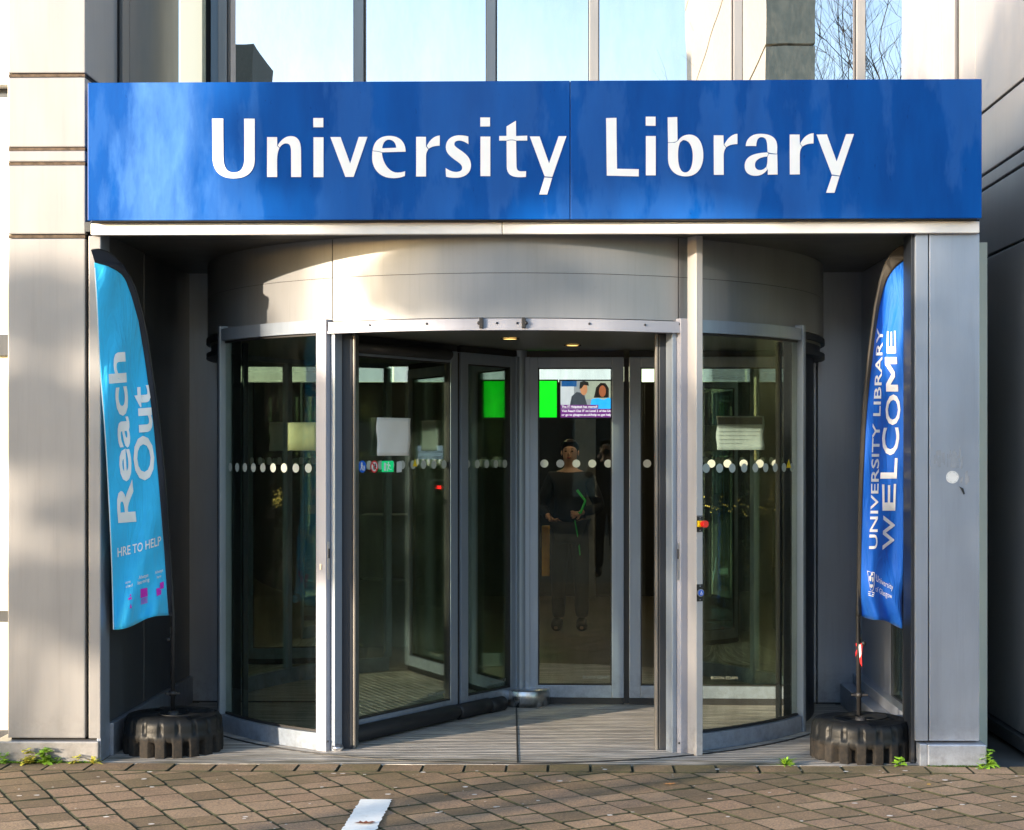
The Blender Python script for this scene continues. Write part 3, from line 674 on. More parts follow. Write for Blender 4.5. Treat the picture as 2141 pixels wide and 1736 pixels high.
HC = Vector((-0.305, 1.94))
def wing(ph, z_b=0.045):
    """one wing: two leaves; direction ph degrees from -Y toward +X"""
    d = Vector((math.sin(R(ph)), -math.cos(R(ph)))); th = math.atan2(d.y, d.x)
    Mw = Matrix.Translation((HC.x, HC.y, 0)) @ Matrix.Rotation(th, 4, 'Z')
    for r0, r1 in ((0.005, 0.645), (0.678, 1.755)):
        lf = empty('wing_leaf', (HC.x, HC.y, 0)); lf.parent = rd; lf.matrix_parent_inverse = rd.matrix_world.inverted(); bpy.context.view_layer.update()
        inn = r0 < .1
        st0 = .115 if inn else .07
        p = MB(); p.box(r0, r0 + st0, -.024, .024, z_b, 2.13, .003, M=Mw).box(r1 - .073, r1, -.024, .024, z_b, 2.13, .003, M=Mw)
        p.box(r0 + st0 + .0005, r1 - .0735, -.0235, .0235, z_b, z_b + .075, .003, M=Mw).box(r0 + st0 + .0005, r1 - .0735, -.0235, .0235, 2.065, 2.13, .003, M=Mw)
        if inn: p.box(r0 - .002, r0 + .066, -.034, .034, z_b - .01, 2.131, .003, M=Mw)
        part('frame', p, M['frame'], lf)
        p = MB(); p.box(r0 + st0 - .002, r1 - .072, -.003, .003, z_b + .072, 2.067, M=Mw); part('glass', p, M['glass'], lf)
        p = MB()
        for q0, q1, w0, w1 in ((r0+st0, r0+st0+.007, z_b+.075, 2.065), (r1-.0805, r1-.0735, z_b+.075, 2.065)): p.box(q0, q1, -.018, .018, w0, w1, M=Mw)
        p.box(r0+st0+.007, r1-.0805, -.018, .018, z_b+.076, z_b+.083, M=Mw).box(r0+st0+.007, r1-.0805, -.018, .018, 2.058, 2.064, M=Mw)
        p.box(r0, r1, -.014, .014, 0.005, z_b - .001, M=Mw).box(r1 + .001, r1 + .032, -.012, .012, 0.01, 2.125, M=Mw).box(r0, r1, -.02, .02, 2.131, 2.168, M=Mw)
        part('rubber_seal', p, M['black'], lf)
        p = MB(); n = max(1, int((r1 - r0 - .2)/.098)) + 1; s0_ = r0 + st0 + .038 if inn else r0 + st0 + .04
        k = 0
        while s0_ + k*.098 < r1 - .09:
            for sy in (-.0045, .0045):
                pts = [Mw @ Vector((s0_ + k*.098 + .0245*math.cos(a*math.pi/12), sy, 1.478 + .0245*math.sin(a*math.pi/12))) for a in range(24)]
                p.poly(pts)
            k += 1
        part('safety_dots', p, M['dot_pale'] if ph > 60 and ph < 100 else M['dots'], lf)
        # etched maker's name low on the glass
        if ph < 100:
            side = -1 if ph < 0 else 1
            wd = .16; rs = r1 - .25 if ph > 0 else r0 + st0 + .03
            f = (lambda s, t: Mw @ Vector((rs + wd*s, -.0048, z_b + .115 + .019*t))) if ph > 0 else (lambda s, t: Mw @ Vector((rs + wd*s, .0048, z_b + .115 + .019*t)))
            if not inn and ph > 0: f = lambda s, t: Mw @ Vector((r0 + .5 + wd*s, -.0048, z_b + .115 + .019*t))
            warp_text('BOON EDAM', f, 'etched_name', plain('etched', (.20, .21, .19), .8), lf)
        lf_last = lf
    return Mw
W1 = wing(-31.6); W2 = wing(88.7); W3 = wing(207.5)
p = MB(); p.lathe((HC.x + .045, HC.y - .03, 0), [(0, .104), (.138, .104), (.145, .098), (.145, .002), (0, .002)], 64); part('hub_disc', p, M['steel'], rd)
p = MB(); p.lathe((HC.x, HC.y, 0), [(.055, .09), (.055, 2.17)], 24); part('centre_post', p, M['frame'], rd)
# fat rubber safety edge along the bottom and top of the near wing
for r0, r1, zz_ in ((.25, .40, .042), (.40, .72, .050), (.72, 1.78, .055)):
    p = MB(); a_ = W1 @ Vector((r0, .05, zz_)); b_ = W1 @ Vector((r1, .05, zz_)); 
    p.tube([a_, a_.lerp(b_, .03), a_.lerp(b_, .97), b_], [.03, .043, .045, .034], 14); part('floor_buffer', p, M['black'], rd)
a_ = W1 @ Vector((.80, .06, 2.105)); b_ = W1 @ Vector((1.75, .06, 2.105))
p = MB(); p.tube([a_, a_.lerp(b_, .02), b_], [.02, .032, .032], 14); part('top_buffer', p, M['black'], rd)

# buttons on the tall post (things fixed on it)
def on_post(x, y, z): return Mt @ Vector((x, y, z))
p = MB(); p.box(-.0185, .0185, -.004, -.0005, 1.345-.0 , 1.395, .001, M=Mt)
es = empty('emergency_stop', on_post(0, 0, 1.30), 'red emergency stop button on a black and yellow plate on the tall post', 'button')
z0_, z1_ = az(1112, .22), az(1078, .22)
zm = (z0_ + z1_)/2
p.bm.free()
p = MB(); p.box(-.0185, .0185, -.004, -.0005, z0_, z1_, .001, M=Mt); part('back_plate', p, M['black'], es)
p = MB(); p.box(-.0185, .0185, -.022, -.0045, zm-.016, zm+.016, .003, M=Mt); part('yellow_block', p, plain('yellow_plastic', (.85, .55, .0), .4), es)
def disc_y(z, r, y0, y1, mb, n=24, x=0, mi=0):
    a = [Mt @ Vector((x + r*math.cos(2*math.pi*k/n), y0, z + r*math.sin(2*math.pi*k/n))) for k in range(n)]
    mb.prism(a, (Mt.to_3x3() @ Vector((0, y1 - y0, 0))), mi); return mb
p = MB(); disc_y(zm, .012, -.022, -.034, p); disc_y(zm, .0175, -.0342, -.056, p); part('mushroom_button', p, plain('red_plastic', (.80, .018, .008), .35), es)
mk = plain('plate_print', (.6, .6, .6))
def post_text(body, z, wd, cap, par, name='plate_text'):
    o = Mt.to_3x3(); return warp_text(body, lambda s, t: Mt @ Vector((-wd/2 + wd*s, -.0048, z + cap*t)), name, mk, par)
post_text('EMERGENCY', z1_-.0055, .032, .0028, es); post_text('STOP', zm + .019, .012, .003, es)
for zq in (z1_-.011, z0_+.008): p = MB(); disc_y(zq, .002, -.0046, -.0052, p, 8); part('screw', p, mk, es)
z0_, z1_ = az(1257, .22), az(1221, .22); zm = (z0_ + z1_)/2
ab = empty('accessible_door_button', on_post(0, 0, zm), 'round blue wheelchair button on a black plate on the tall post', 'button')
p = MB(); p.box(-.0185, .0185, -.004, -.0005, z0_, z1_, .001, M=Mt); part('back_plate', p, M['black'], ab)
p = MB(); disc_y(zm, .0185, -.004, -.012, p); part('button_ring', p, M['steel'], ab)
p = MB(); disc_y(zm, .0160, -.0122, -.0150, p); part('button_face', p, plain('blue_plastic', (.01, .10, .55), .35), ab)
p = MB()
def pp(pts): p.prism([Mt @ Vector((a*.0105, -.0152, zm + c_*.0105)) for a, c_ in pts], Mt.to_3x3() @ Vector((0, -.0006, 0)))
pp([(-.15, .95), (.1, .95), (.12, .7), (-.1, .7)]); pp([(-.12, .62), (.12, .62), (.18, -.1), (-.05, -.1)]); pp([(.1, .3), (.5, .3), (.5, .15), (.1, .15)]); pp([(.12, -.1), (.55, -.1), (.85, -.75), (.62, -.8), (.42, -.3), (.1, -.3)])
n = 14; ar = [(-.05 + .55*math.cos(t), -.35 + .55*math.sin(t)) for t in [R(120 + 200*k/n) for k in range(n+1)]]; ai = [(-.05 + .4*math.cos(t), -.35 + .4*math.sin(t)) for t in [R(120 + 200*k/n) for k in range(n+1)]]
pp(ar + ai[::-1]); part('wheelchair_symbol', p, M['white'], ab)
post_text('PUSH', z1_-.006, .012, .003, ab)
for zq in (z1_-.011, z0_+.008): p = MB(); disc_y(zq, .002, -.0046, -.0052, p, 8); part('screw', p, mk, ab)

# ------------------------------------------------------------------ papers and stickers on the wings
def sheet(name, Mw, r0, r1, z0, z1, y, label, cat, curl=.004, group=None, mat=None):
    bm_ = bmesh.new(); nx, nz = 10, 8; vs = []
    for j in range(nz+1):
        for i in range(nx+1):
            u, v = i/nx, j/nz; w_ = curl*math.sin(u*5 + v*2)
            e = .004*math.sin(v*9 + 1) * (1 if i in (0, nx) else 0)
            vs.append(bm_.verts.new(Mw @ Vector((r0 + (r1-r0)*u + e, y + (1 if y > 0 else -1)*(abs(w_)) , z0 + (z1-z0)*v))))
    for j in range(nz):
        for i in range(nx):
            f = bm_.faces.new([vs[j*(nx+1)+i], vs[j*(nx+1)+i+1], vs[(j+1)*(nx+1)+i+1], vs[(j+1)*(nx+1)+i]]); f.smooth = True
    me = bpy.data.meshes.new(name); bm_.to_mesh(me); bm_.free()
    o = link_mesh(name, me, mat or M['paper'])
    sol = o.modifiers.new('t', 'SOLIDIFY'); sol.thickness = .0008
    return tag(o, label, cat, group)
# solve where wing 1 meets a pixel column
def r_on(ph, xd):
    d = Vector((math.sin(R(ph)), -math.cos(R(ph)))); k = (xd - PX)/FPX; c_, s_ = math.cos(TH), math.sin(TH)
    # (X c + Yp s) = k(-X s + Yp c)
    A = d.x*(c_ + k*s_) + d.y*(s_ - k*c_); B = HC.x*(c_ + k*s_) + (HC.y - CY)*(s_ - k*c_)
    return -B/A
def z_on(ph, r, yd):
    d = Vector((math.sin(R(ph)), -math.cos(R(ph)))); X_ = HC.x + d.x*r; Y_ = HC.y + d.y*r - CY
    return CZ + (PY - yd)/FPX*(-X_*math.sin(TH) + Y_*math.cos(TH))
ra, rb = r_on(-31.6, 852), r_on(-31.6, 783); rm = (ra+rb)/2
sheet('notice_sheet', W1, ra, rb, z_on(-31.6, rm, 953), z_on(-31.6, rm, 874), .012, 'large blank white paper sheet taped to the near revolving wing', 'paper', .008)
ra, rb = r_on(207.5, 918), r_on(207.5, 887); rm = (ra+rb)/2
sheet('notice_sheet', W3, ra, rb, z_on(207.5, rm, 943), z_on(207.5, rm, 880), .012, 'narrow white paper seen on the far wing behind the near one', 'paper', .008)
bm_ = bmesh.new(); vs = []
for k in range(9):
    ph_ = R(-38.6 + k*.8)
    vs.append([bm_.verts.new((C.x + 1.863*math.sin(ph_), C.y - 1.863*math.cos(ph_), z_)) for z_ in (az(942, .5), az(884, .5))])
for k in range(8): bm_.faces.new((vs[k][0], vs[k+1][0], vs[k+1][1], vs[k][1])).smooth = True
me = bpy.data.meshes.new('notice_sheet'); bm_.to_mesh(me); bm_.free()
o = link_mesh('notice_sheet', me, plain('cream_paper', (.34, .36, .22), .85)); sl_ = o.modifiers.new('t', 'SOLIDIFY'); sl_.thickness = .0008
tag(o, 'pale cream notice inside the left curved glass, next to the door post', 'paper')
ra, rb = r_on(88.7, 1498), r_on(88.7, 1597); rm = (ra+rb)/2; zt_, zb_ = z_on(88.7, rm, 870), z_on(88.7, rm, 941)
nt_ = sheet('printed_notice', W2, ra, rb, zb_, zt_, -.006, 'printed white notice with dark heading behind the right curved glass', 'notice', .0, mat=plain('notice_paper', (.19, .25, .26), .8))
ink = plain('ink', (.04, .05, .05), .7)
p = MB(); p.box(ra + .01, rb - .01, -.0082, -.0072, zt_ - .052, zt_ - .008, M=W2); part('heading_band', p, ink, nt_)
for k, ln in enumerate(('Please note the entry times below apply to everyone', 'during the period listed there is no access to visitors', 'Visitors should use the main desk on this level', 'unless they have been issued with a card', 'Thank you for your patience')):
    zz = zt_ - .075 - k*.024
    warp_text(ln, (lambda zz, wd: (lambda s, t: W2 @ Vector((ra + .015 + wd*s, -.0085, zz + .0075*t))))(zz, (rb-ra-.03)*(.95, .98, .88, .7, .55)[k]), 'printed_line', ink, nt_)
# small safety stickers on the near wing
def sticker(xd, kind, lab, cat='sticker'):
    r = r_on(-31.6, xd); z = z_on(-31.6, r, 976)
    st = empty(kind, W1 @ Vector((r, .008, z)), lab, cat)
    def face(pts, d=0): return [W1 @ Vector((r - a, .0085 + .0006*d, z + b_)) for a, b_ in pts]
    circ = lambda rr, n=28: [(rr*math.cos(2*math.pi*k/n), rr*math.sin(2*math.pi*k/n)) for k in range(n)]
    def figure(p, sc_, ox=0, oz=0, d=2):
        p.poly(face([(ox + a*sc_*.16, oz + sc_*.36 + b_*sc_*.16) for a, b_ in circ(1, 10)], d))
        p.poly(face([(ox + a*sc_, oz + b_*sc_) for a, b_ in [(-.2, .22), (.15, .22), (.22, -.05), (.1, -.05), (.25, -.5), (.1, -.5), (0, -.15), (-.15, -.5), (-.3, -.5), (-.12, -.02)]], d))
    if kind == 'mandatory_sign':
        p = MB(); p.poly(face(circ(.033))); part('disc', p, plain('sticker_blue', (.0, .13, .7), .5), st)
        p = MB(); figure(p, .042, -.006, .002); figure(p, .028, .013, -.008); part('figure', p, M['white'], st)
    elif kind == 'prohibition_sign':
        p = MB(); p.poly(face(circ(.033))); part('disc', p, plain('sticker_red', (.75, .01, .02), .5), st)
        p = MB(); p.poly(face(circ(.0255), 1)); part('disc_inner', p, M['white'], st)
        p = MB(); figure(p, .034, -.005, 0, 2); figure(p, .034, .009, 0, 2); part('figure', p, M['black'], st)
        p = MB(); p.poly(face([(-.024, .019), (-.019, .024), (.024, -.019), (.019, -.024)], 3)); part('bar', p, bpy.data.materials['sticker_red'], st)
    elif kind == 'exit_sign':
        p = MB(); p.poly(face([(-.052, -.029), (.052, -.029), (.052, .031), (-.052, .031)])); part('panel', p, emit('sticker_green', (.0, .55, .18), .15), st)
        p = MB(); p.poly(face([(-.034, -.024), (-.014, -.022), (-.014, .020), (-.034, .024)], 1))
        p.poly(face([(.006 + .0065*math.cos(t), .021 + .0065*math.sin(t)) for t in [k*.628 for k in range(10)]], 1))
        p.poly(face([(-.008, .013), (.018, .013), (.026, .002), (.021, .0), (.014, .007), (.011, -.006), (.022, -.013), (.036, -.013), (.036, -.018), (.020, -.018), (.006, -.010), (-.002, -.026), (-.008, -.024), (.0, -.004), (.002, .007), (-.010, .007)], 1))
        part('running_figure', p, M['white'], st)
    else:
        p = MB(); p.poly(face([(-.024, -.032), (.024, -.03), (.026, .024), (.012, .033), (-.022, .026)])); part('label_sheet', p, plain('sticker_pale', (.62, .66, .66), .6), st)
sticker(755, 'mandatory_sign', 'small round blue sticker with adult and child on the near wing')
sticker(780, 'prohibition_sign', 'small red-ringed prohibition sticker beside the blue one')
sticker(808, 'exit_sign', 'green running man exit sticker on the near wing')
sticker(832, 'label_sticker', 'small plain pale sticker right of the green exit one')
r_ = r_on(-31.6, 865); z_ = z_on(-31.6, r_, 968)
p = MB(); p.poly([W1 @ Vector((r_ + .02, .0085, z_ - .02)), W1 @ Vector((r_ - .02, .0085, z_ - .02)), W1 @ Vector((r_, .0085, z_ + .022))])
tag(p.build('warning_sticker', plain('sticker_yellow', (.85, .62, .0), .5)), 'yellow triangular warning sticker on the near wing', 'sticker')
ph = R(54.2); c3 = Vector((C.x + 1.880*math.sin(ph), C.y - 1.880*math.cos(ph), az(970, .85))); t = Vector((math.cos(ph), math.sin(ph), 0))
p = MB(); p.poly([c3 - t*.028 + Vector((0, 0, -.022)), c3 + t*.028 + Vector((0, 0, -.022)), c3 + Vector((0, 0, .026))]); 
ws = p.build('warning_sticker', bpy.data.materials['sticker_yellow']); tag(ws, 'yellow triangular warning sticker on the right curved glass', 'sticker')
p = MB(); p.poly([c3 + Vector((0, -.001, .012)) - t*.002, c3 + Vector((0, -.001, -.008)) - t*.002, c3 + Vector((0, -.001, -.008)) + t*.002, c3 + Vector((0, -.001, .012)) + t*.002]); part('exclamation_mark', p, M['black'], ws)

# ------------------------------------------------------------------ lobby behind the door
lob = empty('lobby_interior', (0, 6, 0), 'dim library lobby seen through the revolving door', 'room', kind='structure')
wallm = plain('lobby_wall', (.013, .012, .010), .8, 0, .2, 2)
p = MB(); p.box(-5, 5, 2.12, 9.6, -.02, 0.0); part('lobby_floor', p, plain('lobby_floor', (.15, .125, .09), .4, 0, .15, 2), lob)
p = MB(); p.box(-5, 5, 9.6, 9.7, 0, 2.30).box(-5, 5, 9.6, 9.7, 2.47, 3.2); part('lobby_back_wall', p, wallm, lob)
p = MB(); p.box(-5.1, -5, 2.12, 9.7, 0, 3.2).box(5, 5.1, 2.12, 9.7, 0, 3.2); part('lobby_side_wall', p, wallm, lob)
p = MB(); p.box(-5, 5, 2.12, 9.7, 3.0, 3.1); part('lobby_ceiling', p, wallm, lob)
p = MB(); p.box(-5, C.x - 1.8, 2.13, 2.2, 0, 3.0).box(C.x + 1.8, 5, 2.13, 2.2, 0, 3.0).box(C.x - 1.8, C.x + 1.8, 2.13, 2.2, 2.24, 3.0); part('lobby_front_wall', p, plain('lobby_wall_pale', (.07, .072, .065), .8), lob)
day = emit('daylit_window', (.72, .80, .84), 0.34)
xs_ = [at(q_, 0, 9.62).x for q_ in (640, 820, 824, 1290, 1470, 1558, 1562, 1720)]
p = MB()
for k in range(0, 8, 2): p.box(xs_[k], xs_[k+1], 9.62, 9.66, 2.305, 2.465)
part('clerestory_window', p, day, lob)
p = MB(); q = at(1190, 945, 7.6); p.box(q.x + .06, q.x + .28, 9.3, 9.5, 0, 2.3, .01); part('lobby_column', p, plain('column_grey', (.14, .14, .14), .7), lob)
p = MB(); q = at(742, 945, 4.6); p.box(q.x, q.x + .75, 4.9, 5.3, .55, 1.05, .01).box(q.x, q.x + .85, 4.9, 5.3, 0, .53, .01); 
tag(p.build('lobby_cabinet', plain('cabinet_grey', (.13, .14, .12), .6)), 'grey cabinet in the lobby behind the near wing', 'cabinet')
p = MB(); a_, b_ = at(1133, 1100, 6.4), at(1149, 1205, 6.4); p.box(a_.x, b_.x, 6.4, 6.52, b_.z, a_.z, .004)
tag(p.build('display_panel', plain('amber_panel', (.95, .45, .01), .6)), 'amber yellow upright panel inside the lobby beside the woman', 'panel')
# unseen strips added to brighten the lobby, one near the woman to light her
for xq, yq in ((-2.6, 5.2), (0.2, 5.3), (-.45, 4.3), (2.6, 5.8), (-1.0, 8.2), (1.8, 8.0)):
    p = MB(); p.box(xq, xq + .55, yq, yq + .07, 2.93, 2.99, .005); cl = p.build('lobby_fill_strip', emit('warm_strip', (1.0, .76, .45), 11.0 if yq < 5 else 7.0), None)
    tag(cl, 'added warm fill strip under the dim lobby ceiling', 'light', 'added lobby fill strips')
# screens
def screen(name, x0d, x1d, y0d, y1d, Y, lab, mat):
    a, b_ = at(x0d, y0d, Y), at(x1d, y1d, Y)
    e = empty(name, ((a.x+b_.x)/2, Y, b_.z), lab, 'screen')
    p = MB(); p.box(a.x - .015, b_.x + .015, Y + .002, Y + .06, b_.z - .015, a.z + .015, .003); part('bezel', p, M['black'], e)
    p = MB(); p.box(a.x, b_.x, Y - .003, Y, b_.z, a.z); part('display', p, mat, e)
    return e, a, b_
YD = 8.4
screen('information_screen', 1012, 1164, 797, 873, YD, 'wall screen showing plain bright green inside the lobby', emit('screen_green', (.0, .60, .01), .5))
scn, sa, sb = screen('information_screen', 1172, 1288, 797, 873, YD, 'wall screen showing two people and purple caption bands inside the lobby', emit('screen_bg', (.22, .23, .26), .45))
W_, H_ = sb.x - sa.x, sa.z - sb.z
def sp(u, v, k): return Vector((sa.x + u*W_, YD - .004 - .0015*k, sa.z - v*H_))
def blob(cu, cv, ru, rv, k, n=20): return [sp(cu + ru*math.cos(2*math.pi*i/n), cv + rv*math.sin(2*math.pi*i/n), k) for i in range(n)]
def spoly(nm, pts, c_, s_=.5):
    p = MB(); p.poly(pts); part(nm, p, emit('scr_' + nm, c_, s_), scn)
spoly('picture_left', [sp(0, .15, 1), sp(.24, .15, 1), sp(.24, .66, 1), sp(0, .66, 1)], (.42, .43, .48))
spoly('picture_right', [sp(.45, .0, 1), sp(1, 0, 1), sp(1, .5, 1), sp(.45, .5, 1)], (.25, .27, .22))
spoly('logo_box', [sp(.02, 0, 2), sp(.29, 0, 2), sp(.29, .15, 2), sp(.02, .15, 2)], (.005, .06, .2))
spoly('man_shirt', [sp(.17, .66, 2), sp(.20, .42, 2), sp(.29, .30, 2), sp(.42, .34, 2), sp(.48, .66, 2)], (.03, .035, .05))
spoly('man_face', blob(.42, .22, .065, .17, 3), (.38, .16, .08))
spoly('man_hair', [sp(.34, .22, 4), sp(.35, .03, 4), sp(.42, 0, 4), sp(.5, .03, 4), sp(.51, .13, 4), sp(.42, .11, 4), sp(.38, .2, 4)], (.006, .005, .005))
spoly('woman_hair', [sp(.60, .46, 2), sp(.64, .18, 2), sp(.72, .05, 2), sp(.81, .06, 2), sp(.87, .2, 2), sp(.87, .46, 2)], (.008, .005, .005))
spoly('woman_face', blob(.755, .28, .062, .16, 4), (.25, .07, .03))
spoly('woman_shirt', [sp(.54, .66, 3), sp(.56, .5, 3), sp(.68, .47, 3), sp(.77, .52, 3), sp(.86, .46, 3), sp(.97, .50, 3), sp(1, .8, 3), sp(.56, .8, 3)], (.02, .32, .75))
pur = (.12, .018, .16)
for k, (u1, v0, v1) in enumerate(((.68, .655, .755), (1, .765, .87), (1, .87, 1.0))): spoly('caption_band', [sp(0, v0, 5), sp(u1, v0, 5), sp(u1, v1, 5), sp(0, v1, 5)], pur)
wte = emit('scr_text', (.8, .8, .8), .5)
for ln, v, u1 in (('The IT Helpdesk has moved!', .735, .66), ('Visit Reach Out IT on Level 2 of the Univer', .85, .99), ('or go to glasgow.ac.uk/help to get help on', .955, .99)):
    warp_text(ln, (lambda v, u1: (lambda s, t: sp(.02 + (u1-.02)*s, v - .062*t, 6)))(v, u1), 'caption_text', wte, scn, .012)
# second information poster lower down, beyond the near wing
e2, a2, b2 = screen('information_screen', 866, 926, 932, 970, 6.9, 'pale lilac screen with two lines of text beyond the far wing', emit('scr_lilac', (.45, .50, .75), .35))
for ln, v in (('you find what you need', .42), ('on the UofG website?', .70)):
    warp_text(ln, (lambda v: (lambda s, t: Vector((a2.x + (b2.x-a2.x)*(.03+.94*s), 6.895, a2.z - (a2.z-b2.z)*(v - .17*t)))))(v), 'screen_text', plain('navy_ink', (.01, .01, .05)), e2, .01)
# entry gate with red cross light
q = at(918, 1019, 4.6)
gt = empty('entry_gate', (q.x, 4.7, 0), 'dark entry gate with a small red cross light', 'gate')
p = MB(); p.box(q.x - .13, q.x + .10, 4.62, 5.3, 0, q.z + .05, .03); part('gate_body', p, M['jamb'], gt)
p = MB()
for s_ in (-1, 1): p.box(-.018, .018, -.002, 0, -.0028, .0028, M=Matrix.Translation((q.x, 4.615, q.z)) @ Matrix.Rotation(R(45*s_), 4, 'Y'))
part('cross_light', p, emit('red_cross', (1, .02, .02), 4), gt)
# fairy lights
bm = MB(); random.seed(11)
sl = empty('string_lights', at(1560, 1060, 5.0), 'string of tiny amber lights beyond the right curved glass', 'lights')
pts = []
p = MB()
for k in range(46):
    q = at(1472 + k*3.7, 1040 + 30*abs(math.sin(k*.33)) + random.uniform(-9, 9), 4.4 + random.uniform(-.1, .1)); pts.append(q)
    if k == 0: p.sphere((0, 0, 0), .005, seg=6); b0 = part('bulb', p, emit('amber_bulb', (1, .6, .15), 1.0), sl); b0.matrix_parent_inverse.identity(); b0.location = q - sl.location
    else: c_ = b0.copy(); col.objects.link(c_); c_.location = q - sl.location
p = MB(); p.tube(pts, .0012, 4); part('wire', p, M['black'], sl)
# indoor plant on the left
def leaf_tuft(mb, c, n, L, wd, droop=.5, up=.8, mi=0, spread=6.283):
    c = Vector(c)
    for k in range(n):
        a = random.uniform(0, spread); e = random.uniform(.25, 1.25)*up; l = L*random.uniform(.6, 1.1)
        d = Vector((math.cos(a)*math.cos(e), math.sin(a)*math.cos(e), math.sin(e))); s_ = Vector((-math.sin(a), math.cos(a), 0))
        rows = []
        for i in range(5):
            t = i/4; p_ = c + d*l*t + Vector((0, 0, -droop*l*t*t)); w2 = wd*math.sin(math.pi*(.12 + .86*t))
            rows.append((mb.bm.verts.new(p_ - s_*w2), mb.bm.verts.new(p_ + s_*w2 + Vector((0, 0, w2*.3)))))
        for i in range(4):
            f = mb.bm.faces.new((rows[i][0], rows[i][1], rows[i+1][1], rows[i+1][0])); f.smooth = True; f.material_index = mi
leafm = plain('leaf_green', (.010, .026, .005), .85, 0, .4, 9)
q = at(612, 1290, 3.95)
pl = empty('potted_plant', (q.x, q.y, 0), 'leafy green indoor plant beyond the left curved glass', 'plant')
p = MB(); p.lathe((q.x, q.y, 0), [(0, .0), (.13, 0), (.17, .32), (.15, .32), (.14, .28), (0, .28)], 24); part('pot', p, plain('pot_grey', (.12, .12, .12)), pl)
p = MB(); p.tube([(q.x, q.y, .28), (q.x + .02, q.y, .8), (q.x - .02, q.y, 1.35)], .012, 6); part('stem', p, plain('stem', (.08, .06, .03)), pl)
p = MB()
for z_ in (.45, .7, .95, 1.15, 1.35): leaf_tuft(p, (q.x, q.y, z_), 12, .34, .035)
part('foliage', p, leafm, pl)

